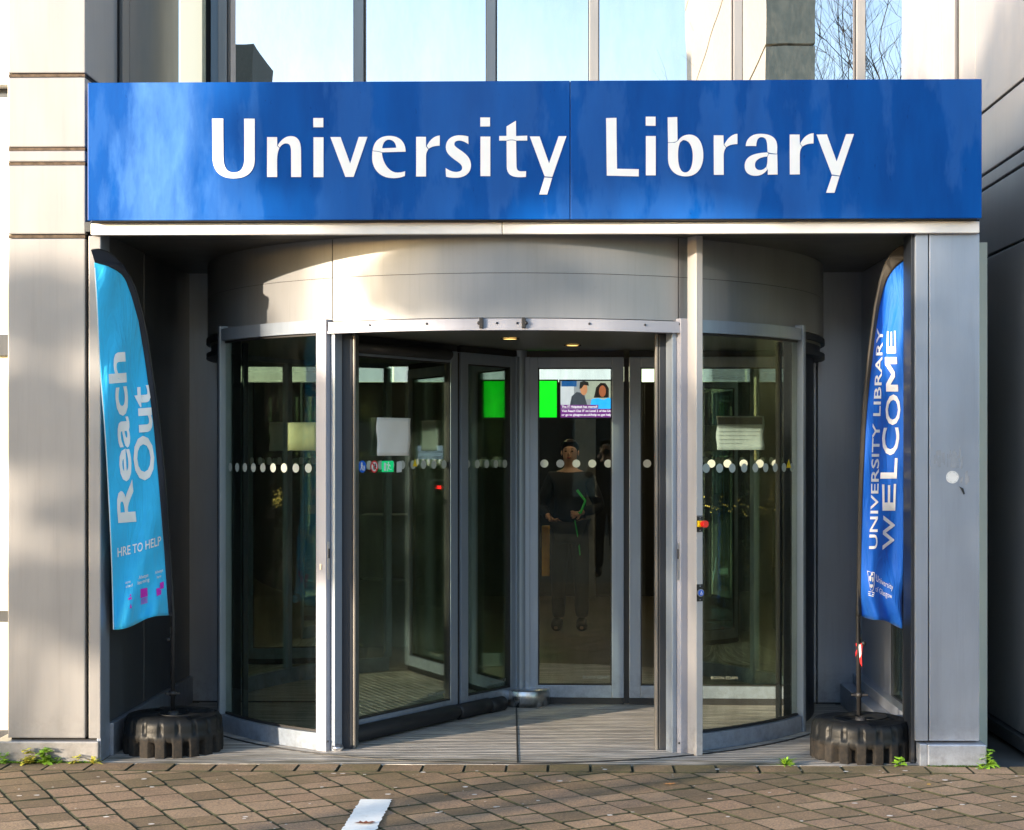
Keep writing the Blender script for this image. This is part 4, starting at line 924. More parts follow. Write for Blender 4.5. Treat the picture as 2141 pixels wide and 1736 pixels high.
# ------------------------------------------------------------------ people
def skin_mesh(name, verts, edges, radii, sub=2, root=0):
    me = bpy.data.meshes.new(name); me.from_pydata([tuple(v) for v in verts], edges, []); ob = bpy.data.objects.new(name, me); col.objects.link(ob)
    md = ob.modifiers.new('s', 'SKIN'); md.use_smooth_shade = True
    for i, r in enumerate(radii):
        r = r if isinstance(r, tuple) else (r, r)
        me.skin_vertices[0].data[i].radius = r
        me.skin_vertices[0].data[i].use_root = (i == root)
    ss = ob.modifiers.new('ss', 'SUBSURF'); ss.levels = sub; ss.render_levels = sub
    dg = bpy.context.evaluated_depsgraph_get(); dg.update()
    out = bpy.data.meshes.new_from_object(ob.evaluated_get(dg)); bpy.data.objects.remove(ob)
    for p_ in out.polygons: p_.use_smooth = True
    return out
def person(loc, rz, H, label, arms, mats, hair_bun=True, jacket=True):
    """arms: (left elbow, left hand, right elbow, right hand) in body coordinates, facing -Y, +X is image right"""
    k = H/1.70
    root = empty('person', loc, label, 'person', rz=rz); bpy.context.view_layer.update()
    def tr(v): return Vector(v)*k
    def add(name, me, mat, par=root):
        o = bpy.data.objects.new(name, me); col.objects.link(o); o.parent = par; me.materials.append(mat); return o
    eL, hL, eR, hR = arms
    V = [(0, 0, .93), (0, -.005, 1.10), (0, 0, 1.28), (0, .005, 1.38), (0, .0, 1.46), (0, -.012, 1.52), (0, -.015, 1.60), (0, -.008, 1.655),
         (.155, 0, 1.37), eR, hR, (-.155, 0, 1.37), eL, hL,
         (.085, 0, .90), (.10, -.01, .50), (.105, .02, .09), (.115, -.12, .03), (-.085, 0, .90), (-.10, -.03, .50), (-.105, 0, .09), (-.115, -.14, .03)]
    E = [(0, 1), (1, 2), (2, 3), (3, 4), (4, 5), (5, 6), (6, 7), (3, 8), (8, 9), (9, 10), (3, 11), (11, 12), (12, 13), (0, 14), (14, 15), (15, 16), (16, 17), (0, 18), (18, 19), (19, 20), (20, 21)]
    rad = [(.15, .11), (.125, .095), (.145, .105), (.11, .085), (.05, .05), (.062, .072), (.076, .092), (.058, .072), .055, .040, .024, .055, .040, .024, .085, .055, .038, .03, .085, .055, .038, .03]
    body = skin_mesh('body', [tr(v) for v in V], E, [tuple(a*k for a in r) if isinstance(r, tuple) else r*k for r in rad])
    skin = mats['skin']; bo = add('body', body, skin)
    # face: nose, lips and ears joined to the head as children of the body
    def badd(name, mb, mat, par):
        bmesh.ops.recalc_face_normals(mb.bm, faces=mb.bm.faces); me = bpy.data.meshes.new(name); mb.bm.to_mesh(me); mb.bm.free(); return add(name, me, mat, par)
    f = MB(); f.sphere(tr((0, -.108, 1.585)), .013*k, (.8, 1.2, 1.5), 10); badd('nose', f, skin, bo)
    for s_ in (-1, 1):
        f = MB(); f.sphere(tr((s_*.076, -.012, 1.59)), .018*k, (.4, .8, 1.3), 10); badd('ear', f, skin, bo)
        f = MB(); f.sphere(tr((s_*.030, -.093, 1.608)), .0095*k, (1.3, .7, .6), 10); badd('eye', f, mats['dark'], bo)
        f = MB(); f.sphere(tr((s_*.030, -.096, 1.628)), .014*k, (1.2, .4, .22), 8); badd('eyebrow', f, mats['hair'], bo)
    f = MB(); f.sphere(tr((0, -.098, 1.548)), .021*k, (1.1, .4, .28), 10); badd('mouth', f, mats['lip'], bo)
    # hair: cap swept back over the skull
    f = MB(); f.sphere(tr((0, .008, 1.628)), .098*k, (.86, 1.02, .92), 20)
    geom = [v for v in f.bm.verts if (v.co.y < -.020*k and v.co.z < (1.685 + max(0, (-.06*k - v.co.y))*.4)*k)]
    bmesh.ops.delete(f.bm, geom=geom, context='VERTS')
    if hair_bun: f.sphere(tr((0, .11, 1.64)), .035*k, (1, .9, 1), 12)
    badd('hair', f, mats['hair'], bo)
    # clothes follow the body
    def cloth(name, idx, grow, mat):
        mp = {i: n for n, i in enumerate(idx)}
        vv = [tr(V[i]) for i in idx]; ee = [(mp[a], mp[b_]) for a, b_ in E if a in mp and b_ in mp]
        rr = []
        for i in idx:
            r = rad[i] if isinstance(rad[i], tuple) else (rad[i], rad[i]); g_ = grow.get(i, .012) if isinstance(grow, dict) else grow
            rr.append(((r[0] + g_)*k, (r[1] + g_)*k))
        return add(name, skin_mesh(name, vv, ee, rr), mat, bo)
    cloth('trousers', [0, 14, 15, 16, 18, 19, 20], {0: .012, 14: .014, 18: .014, 15: .022, 19: .022, 16: .026, 20: .026}, mats['trousers'])
    # the sleeves stop short of the hands
    Vs = list(V); V[10] = tuple(Vector(eR).lerp(Vector(hR), .88)); V[13] = tuple(Vector(eL).lerp(Vector(hL), .88)); V[4] = (0, .002, 1.425)
    cloth('jacket', [0, 1, 2, 3, 4, 8, 9, 10, 11, 12, 13], {0: .028, 1: .026, 2: .022, 3: .018, 4: .02, 8: .02, 9: .02, 10: .016, 11: .02, 12: .02, 13: .016}, mats['jacket'])
    V[:] = Vs
    cloth('shoe', [16, 17], {16: .020, 17: .026}, mats['dark']); cloth('shoe', [20, 21], {20: .020, 21: .026}, mats['dark'])
    # hands: palm, four fingers and a thumb, curled
    for side, (e_, h_) in ((1, (eR, hR)), (-1, (eL, hL))):
        e_, h_ = Vector(e_), Vector(h_); d = (h_ - e_).normalized(); up = Vector((0, -1, 0)) if abs(d.y) < .8 else Vector((0, 0, 1))
        s_ = d.cross(up).normalized(); n_ = s_.cross(d).normalized()
        vv = [h_ - d*.01, h_ + d*.045]; ee = [(0, 1)]; rr = [(.021, .016), (.034, .015)]
        for q_, (off, l) in enumerate(((-.028, .066), (-.010, .076), (.009, .072), (.027, .056))):
            b0 = h_ + d*.075 + s_*off; j1 = b0 + d*l*.45 + n_*.006; j2 = j1 + d*l*.28 + n_*.018; j3 = j2 + d*l*.15 + n_*.022
            i0 = len(vv); vv += [b0, j1, j2, j3]; ee += [(1, i0), (i0, i0+1), (i0+1, i0+2), (i0+2, i0+3)]; rr += [(.0095,)*2, (.0088,)*2, (.008,)*2, (.007,)*2]
        t0 = h_ + d*.02 - s_*.030*side + n_*.004; i0 = len(vv); vv += [t0, t0 + d*.03 - s_*.016*side + n_*.012, t0 + d*.055 - s_*.014*side + n_*.026]; ee += [(0, i0), (i0, i0+1), (i0+1, i0+2)]; rr += [(.013,)*2, (.010,)*2, (.008,)*2]
        add('hand', skin_mesh('hand', [v*k for v in vv], ee, [(a*k, b_*k) for a, b_ in rr], 1), skin, bo)
    return root, k, bo
pm = dict(skin=plain('skin', (.66, .40, .29), .5, 0, .06), lip=plain('lips', (.42, .10, .09), .5), hair=plain('brown_hair', (.035, .018, .01), .45), dark=plain('dark_leather', (.01, .01, .012), .4),
          trousers=plain('dark_trousers', (.016, .016, .02), .8), jacket=plain('black_jacket', (.012, .013, .018), .75))
q = at(1192, 945, 6.2)
wm, k, wbo = person((q.x, 6.2, 0), R(-6), 1.645, 'woman in a dark jacket with tied-back hair standing behind the centre glass', ((-.27, .03, 1.10), (-.17, -.16, 1.02), (.27, .03, 1.10), (.10, -.20, 1.06)), pm)
grn = emit('green_trim', (.02, .35, .05), .03)  # faint glow put into the trim to keep its green bright
def wadd(name, pts, mat, r=.012):
    p = MB(); p.tube([Vector((q.x, 6.2, 0)) + Vector(v) for v in pts], r, 6); return part(name, p, mat, wbo)
wadd('jacket_trim', [(.06, -.15, 1.22), (.13, -.175, 1.13), (.09, -.235, 1.03), (.04, -.215, 1.02)], grn)
wadd('jacket_trim', [(.04, -.19, .96), (.07, -.15, .80), (.085, -.13, .66)], grn, .006)
# the photographer, standing behind the camera and mirrored in the door glass
pm2 = dict(pm); pm2['jacket'] = plain('grey_coat', (.035, .035, .04), .8); pm2['hair'] = plain('dark_hair', (.012, .01, .008), .5)
ph, k2, pbo = person((0, CY - .24, 0), R(180), 1.70, 'photographer in a dark coat holding a camera up to the eye', ((-.24, -.10, 1.25), (-.07, -.16, 1.52), (.24, -.10, 1.25), (.07, -.16, 1.52)), pm2, False)
p = MB(); p.box(-.065, .065, CY - .13, CY - .075, 1.505, 1.60, .008)
p.tube([(0, CY - .075, 1.55), (0, CY - .03, 1.55)], [.034, .036], 20)
tag(p.build('handheld_camera', M['black']), 'black handheld camera held by the photographer', 'camera')

# ------------------------------------------------------------------ feather flags
def interp(tb, y):
    if y <= tb[0][0]: return tb[0][1]
    for (a, b_), (c_, d) in zip(tb[:-1], tb[1:]):
        if y <= c_: return b_ + (d - b_)*(y - a)/(c_ - a)
    return tb[-1][1]
def cloth_mat(name, c):
    m, nt, b = newmat(name); v = coord(nt)
    n1 = noise(nt, v, 5, 3)
    nt.links.new(ramp(nt, n1, [(0.3, tuple(x*.92 for x in c)), (0.7, tuple(min(1, x*1.08) for x in c))]), b.inputs['Base Color'])
    b.inputs['Roughness'].default_value = .62; b.inputs['Specular IOR Level'].default_value = .3; b.inputs['Sheen Weight'].default_value = .2
    wv = N(nt, 'ShaderNodeTexNoise'); wv.inputs['Scale'].default_value = 7; wv.inputs['Detail'].default_value = 3; wv.inputs['Distortion'].default_value = 1.2
    nt.links.new(coord(nt, (1.8, 1, .35)), wv.inputs['Vector']); bump(nt, b, wv.outputs['Fac'], .85, .024)
    return m
def flag(name, label, Yf, left, right, sleeve, ytop, ybot, wave, mat, smat, pole, base_c, base_lab):
    """left/right/sleeve: tables y->x in photo measure; wave(xd, yd) gives the cloth's depth"""
    root = empty(name, (pole[0], pole[1], .19), label, 'flag')
    def P(xd, yd, off=0.0): return at(xd, yd, Yf + wave(xd, yd) - off)
    def sheetm(nm, ta, tb, m, nx, y0, y1, th, off=0):
        bm_ = bmesh.new(); ny = 90; g_ = []
        for j in range(ny+1):
            t = j/ny; row = []
            for i in range(nx+1):
                u = i/nx
                y = y0(u) + (y1(u) - y0(u))*t; x_ = interp(ta, y) + (interp(tb, y) - interp(ta, y))*u
                row.append(bm_.verts.new(P(x_, y, off)))
            g_.append(row)
        for j in range(ny):
            for i in range(nx):
                f = bm_.faces.new((g_[j][i], g_[j][i+1], g_[j+1][i+1], g_[j+1][i])); f.smooth = True
        me = bpy.data.meshes.new(nm); bm_.to_mesh(me); bm_.free(); o = link_mesh(nm, me, m, root)
        sl_ = o.modifiers.new('t', 'SOLIDIFY'); sl_.thickness = th; sl_.offset = 0
        return o
    return root, P, sheetm
# --- left flag, turquoise
wl = lambda x_, y: -.0026*(361 - x_) + .016*math.sin((x_ - 200)*.055 + y*.004) + .012*math.sin(y*.021 + x_*.08) + (.035*math.exp(-((y - 1290)/60)**2)*math.sin(x_*.11 + y*.02))
pole_l = (at(361, 945, .40).x, .40)
rootL, PL, shL = flag('feather_flag', 'turquoise feather flag reading Reach Out on a black pole, left of the door', .36, None, None, None, 0, 0, wl, None, None, pole_l, None, None)
turq = cloth_mat('turquoise_cloth', (.03, .50, .88))
LL = [(548, 197), (650, 203), (780, 209), (900, 219), (1000, 225), (1100, 230), (1200, 234), (1317, 237)]
RR = [(548, 199), (556, 225), (562, 240), (572, 254), (585, 264), (620, 277), (670, 291), (760, 306), (880, 322), (1000, 333), (1150, 345), (1284, 354), (1320, 356)]
SS = [(523, 205), (528, 222), (538, 238), (555, 254), (575, 267), (600, 280), (650, 294), (700, 305), (800, 320), (900, 333), (1000, 343), (1150, 353), (1285, 361), (1320, 361)]
fl = shL('flag_cloth', LL, RR, turq, 22, lambda u: 549 + 0*u, lambda u: 1317 - 33*u + 4*math.sin(u*7), .0015)
slv = shL('flag_sleeve', [(y_, x_ - 2) for y_, x_ in RR], SS, plain('black_cloth', (.012, .014, .025), .7), 4, lambda u: 549, lambda u: 1284, .012)
p = MB(); p.prism([at(x_, y_, .35 - .0026*(361 - x_)) for x_, y_ in ((190, 523), (205, 522), (225, 529), (242, 541), (258, 557), (268, 575), (256, 575), (238, 560), (222, 554), (198, 549), (194, 535))], (0, .03, 0)); part('flag_tip', p, bpy.data.materials['black_cloth'], rootL)
p = MB(); pts = [Vector((pole_l[0], pole_l[1], .17))] + [at(x_ + 1, y_, .385 - .0026*(361 - x_)) for y_, x_ in SS[::-1] if y_ < 1300] + [at(193, 524, .385 - .0026*168)]
p.tube(pts, [.0115]*2 + [.008]*(len(pts)-2), 8); part('pole', p, M['black'], rootL)
p = MB(); c_ = at(361, 1318, .40); p.tube([(pole_l[0], .40, c_.z - .016), (pole_l[0], .40, c_.z + .016)], .0135, 10); part('pole_ferrule', p, M['steel'], rootL)
p = MB(); c_ = at(355, 1337, .40); p.sphere((c_.x - .004, .39, c_.z), .014, seg=10); c_ = at(361, 1450, .40); p.tube([(pole_l[0], .40, c_.z - .012), (pole_l[0], .40, c_.z + .012)], .018, 10); p.box(pole_l[0] - .04, pole_l[0] + .04, .39, .41, c_.z - .006, c_.z + .006, .003); part('pole_collar', p, M['black'], rootL)
p = MB(); c_ = at(356, 1284, .385); p.box(c_.x - .005, c_.x + .02, .375, .395, c_.z - .012, c_.z + .01, .003); part('tie', p, M['black'], rootL)
p = MB()
for k in range(30):
    y0 = 560 + k*25.2; y1 = y0 + 25.4
    a = [PL(interp(LL, y_) + dx, y_, .0035) for y_, dx in ((y0, -.6), (y1, -.6), (y1, 1.4), (y0, 1.4))]; p.poly(a)
part('white_hem', p, M['white'], rootL)
OFF = .0055
def flag_text(body, P, samples, name, par, bold=.0, vertical=True, cap_dir=(-1, 0), mat=None, sub=4, x_adj=None):
    """samples: list of (x, y, cap height) along the baseline"""
    tot = [0]
    for a, b_ in zip(samples[:-1], samples[1:]): tot.append(tot[-1] + math.hypot(b_[0]-a[0], b_[1]-a[1]))
    def fn(s, t):
        d = s*tot[-1]
        for i in range(len(tot)-1):
            if d <= tot[i+1] + 1e-9 or i == len(tot)-2:
                u = (d - tot[i])/(tot[i+1]-tot[i]); a, b_ = samples[i], samples[i+1]
                x_ = a[0] + (b_[0]-a[0])*u; y_ = a[1] + (b_[1]-a[1])*u; h = a[2] + (b_[2]-a[2])*u
                return P(x_ + cap_dir[0]*h*t, y_ + cap_dir[1]*h*t, OFF)
    return warp_text(body, fn, name, mat or M['white'], par, bold, sub=sub)
flag_text('Reach', PL, [(284, 1091, 38), (275, 1000, 36), (267, 850, 37), (260.5, 736, 37)], 'lettering', rootL, .022, cap_dir=(-1, .08))
flag_text('Out', PL, [(323, 1003, 43), (318, 900, 42), (312.5, 805, 40)], 'lettering', rootL, .022, cap_dir=(-1, .08))
flag_text('HRE TO HELP', PL, [(246, 1165, 20), (290, 1154, 19), (337, 1139, 19)], 'lettering', rootL, .012, cap_dir=(-.02, -1))
for body, x0_, y0_, x1_, y1_, h in (('ays', 262, 1221, 273, 1218, 6), ('cted', 263, 1230, 277, 1226, 6.5), ('Always', 290, 1212, 310, 1206, 8), ('learning', 288, 1223, 312, 1215, 8), ('Always', 324, 1201, 341, 1195, 7), ('here', 328, 1210, 337, 1207, 6.5)):
    flag_text(body, PL, [(x0_, y0_, h), (x1_, y1_, h)], 'lettering', rootL, .005, cap_dir=(0, -1), sub=0)
mag = plain('magenta_print', (.55, .02, .48), .6); p = MB()
def fq(P, mb, pts, off=OFF): mb.poly([P(x_, y_, off) for x_, y_ in pts])
fq(PL, p, [(294, 1232), (308, 1229), (309, 1247), (294, 1251)])
for k in range(5): fq(PL, p, [(294.5, 1253 + k*2.5), (308.5, 1249 + k*2.5), (308.5, 1250.2 + k*2.5), (294.5, 1254.2 + k*2.5)])
fq(PL, p, [(334.5, 1219), (342.5, 1216), (342.5, 1230), (335, 1232)]); fq(PL, p, [(327, 1231), (334, 1229), (334.5, 1233), (337.5, 1234), (337, 1243), (328, 1247)])
fq(PL, p, [(268, 1251), (275.5, 1248), (275.5, 1253), (268.5, 1255)]); fq(PL, p, [(273.5, 1262), (276, 1271), (271, 1273)]); fq(PL, p, [(272, 1243), (274, 1242), (274, 1247), (271, 1248)])
part('magenta_icons', p, mag, rootL)
# --- right flag, royal blue
wr = lambda x_, y: .022*math.sin((x_ - 1800)*.075 - y*.003) + .010*math.sin(y*.025 + x_*.09) + (.030*math.exp(-((y - 1290)/55)**2)*math.sin(x_*.13 - y*.03))
pole_r = (at(1796, 945, .32).x, .32)
rootR, PR, shR = flag('feather_flag', 'royal blue feather flag reading WELCOME on a black pole, right of the door', .28, None, None, None, 0, 0, wr, None, None, pole_r, None, None)
blu = cloth_mat('royal_blue_cloth', (.005, .13, .62))
LR = [(540, 1897), (545, 1886), (552, 1876), (563, 1866), (580, 1854), (600, 1846), (640, 1836), (700, 1826), (800, 1815), (900, 1808), (1050, 1801), (1200, 1798.5), (1286, 1798), (1320, 1798)]
RRr = [(540, 1900), (700, 1897), (850, 1893), (1000, 1890), (1200, 1888), (1312, 1886.5)]
SR = [(513, 1900), (518, 1880), (526, 1869), (540, 1857), (560, 1848), (590, 1839), (640, 1829), (740, 1816), (860, 1804), (1000, 1797), (1290, 1793), (1320, 1793)]
shR('flag_cloth', LR, RRr, blu, 22, lambda u: 541, lambda u: 1286 + 26*u + 3*math.sin(u*8), .0015)
shR('flag_sleeve', SR, [(y_, x_ + 2) for y_, x_ in LR], plain('dark_brown_cloth', (.030, .026, .022), .7), 4, lambda u: 541, lambda u: 1288, .012)
p = MB(); p.prism([at(x_, y_, .27) for x_, y_ in ((1905, 513), (1899, 512), (1880, 517), (1866, 528), (1852, 548), (1862, 566), (1874, 553), (1886, 545), (1901, 541), (1903, 527))], (0, .03, 0)); part('flag_tip', p, bpy.data.materials['dark_brown_cloth'], rootR)
p = MB(); pts = [Vector((pole_r[0], pole_r[1], .17))] + [at(x_ + 1, y_, .305) for y_, x_ in SR[::-1] if y_ < 1300] + [at(1904, 514, .305)]
p.tube(pts, [.0115]*2 + [.008]*(len(pts)-2), 8); part('pole', p, M['black'], rootR)
p = MB(); c_ = at(1796, 1334, .32); p.tube([(pole_r[0] - .002, .32, c_.z - .018), (pole_r[0], .32, c_.z + .018)], .0135, 10); part('pole_ferrule', p, M['steel'], rootR)
p = MB(); c_ = at(1796, 1453, .32); p.tube([(pole_r[0], .32, c_.z - .012), (pole_r[0], .32, c_.z + .012)], .018, 10); p.box(pole_r[0] - .04, pole_r[0] + .045, .31, .33, c_.z - .006, c_.z + .006, .003); p.sphere((pole_r[0] + .022, .31, at(1796, 1345, .32).z), .014, seg=10); part('pole_collar', p, M['black'], rootR)
for ch, y0_, x0_, y1_, x1_, h0_, h1_ in (('W', 1150, 1868, 1078, 1871, 24, 25), ('E', 1068, 1871, 1012, 1873, 27, 30), ('L', 1001, 1874, 958, 1876, 35, 35), ('C', 952, 1877, 894, 1880, 35, 36), ('O', 889, 1881, 825, 1882, 32, 30), ('E', 739, 1873, 692, 1872, 20, 18)):
    flag_text(ch, PR, [(x0_, y0_, h0_), (x1_, y1_, h1_)], 'lettering', rootR, .016, sub=5)
loops = [[(0, 0), (0, 1), (.22, 1), (.5, .52), (.78, 1), (1, 1), (1, 0), (.80, 0), (.80, .62), (.57, .22), (.43, .22), (.20, .62), (.20, 0)]]
me = fill_mesh('lettering', loops, .0001); b_ = bmesh.new(); b_.from_mesh(me); bmesh.ops.delete(b_, geom=[f for f in b_.faces if f.calc_center_median().y > 0 or abs(f.normal.y) < .5], context='FACES')
bmesh.ops.triangulate(b_, faces=b_.faces)
for _ in range(4): bmesh.ops.subdivide_edges(b_, edges=[e for e in b_.edges if e.calc_length() > .1], cuts=1)
for v in b_.verts: v.co = PR(1878 - 3*v.co.x - 25*v.co.z, 819 - 72*v.co.x, OFF)
b_.to_mesh(me); b_.free(); link_mesh('lettering', me, M['white'], rootR)
flag_text('UNIVERSITY LIBRARY', PR, [(1834, 1148, 18), (1836, 1050, 16), (1838, 950, 16), (1840, 884, 16), (1843, 800, 15), (1846, 686, 13)], 'lettering', rootR, .012)
flag_text('University', PR, [(1831.5, 1215, 15), (1850, 1226, 13), (1867, 1234, 12)], 'lettering', rootR, -.002, cap_dir=(0, -1), sub=1)
flag_text('of Glasgow', PR, [(1830.5, 1236, 12), (1848, 1246, 12), (1865, 1252, 11)], 'lettering', rootR, -.002, cap_dir=(0, -1), sub=1)
p = MB()
def ring(P, mb, outer, k=.86):
    cx_ = sum(a for a, _ in outer)/len(outer); cy_ = sum(b_ for _, b_ in outer)/len(outer)
    inn = [(cx_ + (a-cx_)*k, cy_ + (b_-cy_)*(k*.5+.5)) for a, b_ in outer]; n = len(outer)
    for i in range(n): j = (i+1) % n; fq(P, mb, [outer[i], outer[j], inn[j], inn[i]])
ring(PR, p, [(1813, 1193.5), (1828.5, 1197), (1828, 1225), (1826, 1233), (1823, 1238), (1819.5, 1232), (1817, 1220), (1815, 1205)])
fq(PR, p, [(1821, 1198), (1824, 1197.5), (1825.5, 1201), (1823, 1205), (1821, 1203)]); fq(PR, p, [(1817, 1206), (1820, 1203), (1822, 1208), (1821, 1216), (1818, 1214)]); fq(PR, p, [(1823, 1207), (1826, 1207), (1826.5, 1215), (1823.5, 1218)]); fq(PR, p, [(1819, 1222), (1825, 1222), (1826, 1226), (1822, 1230), (1819, 1227)])
fq(PR, p, [(1816, 1236), (1828, 1239), (1828.5, 1241), (1815.5, 1238)]); fq(PR, p, [(1815, 1240), (1827.5, 1243), (1827.5, 1245), (1815, 1242)]); fq(PR, p, [(1815, 1243.5), (1827, 1246.5), (1826, 1248), (1816, 1245.5)])
part('shield_crest', p, M['white'], rootR)
# red and white ribbon tied on the right pole
rp = at(1797, 1352, .30)
p = MB(); redm = plain('ribbon_red', (.7, .02, .02), .6)
p.box(pole_r[0] - .018, pole_r[0] + .018, .303, .318, rp.z + .0, rp.z + .018, .005)
pts = [(-.006, 0), (.014, 0), (.010, -.05), (.012, -.105), (.002, -.085), (-.002, -.05)]
p.prism([Vector((pole_r[0] + a, .300, rp.z + b_)) for a, b_ in pts], (0, .002, 0))
p.prism([Vector((pole_r[0] + a, .302, rp.z + b_)) for a, b_ in [(-.008, 0), (.0, 0), (-.012, -.03), (-.022, -.055), (-.02, -.03)]], (0, .002, 0))
rb_ = p.build('ribbon', redm); tag(rb_, 'red and white ribbon knotted on the black pole of the blue flag', 'ribbon')
p = MB(); p.prism([Vector((pole_r[0] + a, .298, rp.z + b_)) for a, b_ in [(-.006, .01), (.006, .01), (.008, -.04), (.0, -.06), (-.003, -.03)]], (0, .0015, 0)); part('white_strip', p, M['white'], rb_)

# tyre-shaped flag weights
def tyre(cx, cy, label, rot):
    root = empty('flag_base', (cx, cy, 0), label, 'flag base', 'tyre-shaped flag bases')
    Rr = .252; H = .195; n = 288; nl = 18
    bm_ = bmesh.new()
    prof = [(.0, .185), (.045, .185), (.05, .178), (.075, .178), (.085, .192), (.165, .198), (.205, .198), (.232, .190), (.246, .172), (.250, .155), (.251, .13), (.252, .112), (.256, .104), (.256, .082), (.256, .062), (.256, .040), (.256, .018), (.254, .0)]
    rings = []
    for pi, (r, z) in enumerate(prof):
        row = []
        for k in range(n):
            a = 2*math.pi*k/n; u = (k*nl/n + rot) % 1.0
            rr = r; zz = z
            if pi in (8, 9, 10, 11) and (.36 < u < .64): rr -= (.005, .010, .010, .003)[pi-8]
            if pi >= 13 and (u < .20 or u > .80) : rr -= .05 if pi >= 14 else .006
            if .10 < r < .21 and z > .19:   # swirls moulded into the top
                zz -= .016*(1 if (math.sin(2*a + 9*r + rot*3) > .1) else 0)
            row.append(bm_.verts.new((cx + rr*math.cos(a), cy + rr*math.sin(a), zz)))
        rings.append(row)
    for i in range(len(rings)-1):
        for k in range(n):
            if i == 0:
                pass
            f = bm_.faces.new((rings[i][k], rings[i][(k+1) % n], rings[i+1][(k+1) % n], rings[i+1][k])); f.smooth = True
    bmesh.ops.remove_doubles(bm_, verts=bm_.verts, dist=.0004)
    bmesh.ops.recalc_face_normals(bm_, faces=bm_.faces)
    me = bpy.data.meshes.new('tyre_body'); bm_.to_mesh(me); bm_.free()
    m = bpy.data.materials.get('weight_plastic')
    if not m:
        m, nt, b = newmat('weight_plastic'); sep = N(nt, 'ShaderNodeSeparateXYZ'); nt.links.new(coord(nt), sep.inputs[0])
        mr = N(nt, 'ShaderNodeMapRange'); nt.links.new(sep.outputs[2], mr.inputs[0]); mr.inputs[1].default_value = .105; mr.inputs[2].default_value = .085
        mu = N(nt, 'ShaderNodeMath', operation='MULTIPLY'); nt.links.new(mr.outputs[0], mu.inputs[0])
        nt.links.new(ramp(nt, noise(nt, coord(nt), 38, 7, .75), [(.42, (.15,)*3), (.72, (.8,)*3)]), mu.inputs[1])
        c = mixc(nt, mu.outputs[0], ramp(nt, noise(nt, coord(nt), 14, 4), [(.3, (.007, .008, .009)), (.8, (.014, .015, .017))]), (.046, .037, .029))
        nt.links.new(c, b.inputs['Base Color']); b.inputs['Roughness'].default_value = .42; b.inputs['Specular IOR Level'].default_value = .18
        rr = N(nt, 'ShaderNodeMapRange'); nt.links.new(mr.outputs[0], rr.inputs[0]); rr.inputs[3].default_value = .42; rr.inputs[4].default_value = .85; nt.links.new(rr.outputs[0], b.inputs['Roughness'])
        bump(nt, b, noise(nt, coord(nt), 90, 3), .25, .003)
    o = link_mesh('tyre_body', me, m, root)
    p = MB(); p.lathe((cx, cy, 0), [(.0, .186), (.014, .186), (.014, .2), (.026, .2), (.030, .178)], 20); part('pole_socket', p, M['black'], root)
    # thin moulded ridges on the top
    p = MB()
    for s_ in (0, 1):
        pts = [(cx + (.07 + .11*t)*math.cos(rot*4 + s_*3.14 + 2.3*t), cy + (.07 + .11*t)*math.sin(rot*4 + s_*3.14 + 2.3*t), .197) for t in [i/12 for i in range(13)]]
        p.tube(pts, .004, 6)
    part('moulded_ridge', p, m, root)
    return root
cl_ = at(363, 1540, .34); cr_ = at(1797, 1545, .26)
tyre(cl_.x + .0, .335, 'black tyre-shaped weight under the turquoise flag, lower half muddy', .1)
tyre(cr_.x, .225, 'black tyre-shaped weight under the royal blue flag', .45)

# ------------------------------------------------------------------ small things on the pillar and the ground
yst = -.0012
sc_ = at(1991, 998, 0)
rs = empty('round_sticker', (sc_.x, 0, sc_.z), 'small round white sticker on the right pillar panel', 'sticker')
p = MB(); p.poly([Vector((sc_.x + .031*math.cos(a*math.pi/18), yst, sc_.z + .031*math.sin(a*math.pi/18))) for a in range(36)]); part('disc', p, plain('sticker_white', (.62, .64, .66), .6), rs)
p = MB()
for i in range(24):
    a0 = 2*math.pi*i/24
    if i % 3: p.poly([Vector((sc_.x + r*math.cos(t), yst - .0006, sc_.z + r*math.sin(t))) for r, t in ((.027, a0), (.027, a0 + .2), (.0235, a0 + .2), (.0235, a0))])
part('ring_print', p, plain('sticker_grey', (.42, .45, .47), .7), rs)
# glue residue beside it
def stain(pts_, lab, c_, seed):
    random.seed(seed); p = MB()
    x0_, y0_, x1_, y1_, n_ = pts_
    for _ in range(n_):
        a = at(random.uniform(x0_, x1_), random.uniform(y0_, y1_), 0); w1, h1 = random.uniform(.002, .006), random.uniform(.008, .03)
        p.poly([Vector((a.x - w1, -.0009 - random.random()*.0002, a.z - h1)), Vector((a.x + w1, -.0009, a.z - h1*.9)), Vector((a.x + w1*.9, -.0009, a.z + h1)), Vector((a.x - w1*.8, -.0009, a.z + h1*.8))])
    tag(p.build('glue_residue', plain('glue_' + str(seed), c_, .75)), lab, 'stain')
stain((1953, 946, 2012, 972, 46), 'grey streaks of old glue above the round sticker', (.23, .26, .31), 5)
stain((2003, 992, 2030, 1006, 9), 'faint grey scuff right of the round sticker', (.26, .28, .32), 6)
tr_ = at(2012, 1024, 0)
p = MB(); p.prism([Vector((tr_.x + a, -.002, tr_.z + b_)) for a, b_ in [(-.016, .016), (.004, .006), (.012, -.02), (.006, -.024), (-.004, -.004)]], (0, -.003, 0)); tag(p.build('torn_tape', M['black']), 'small dark torn scrap of tape under the round sticker', 'tape')
# foil litter
fo = at(706, 1566, .30); random.seed(3)
p = MB(); p.sphere((fo.x, .30, .018), .022, (1.2, 1, .8), 12)
for v in p.bm.verts: v.co += Vector((random.uniform(-.006, .006),)*1 + (random.uniform(-.006, .006), random.uniform(-.006, .006)))
tag(p.build('crumpled_foil', M['steel']), 'crumpled silver foil on the matting by the left door post', 'litter')
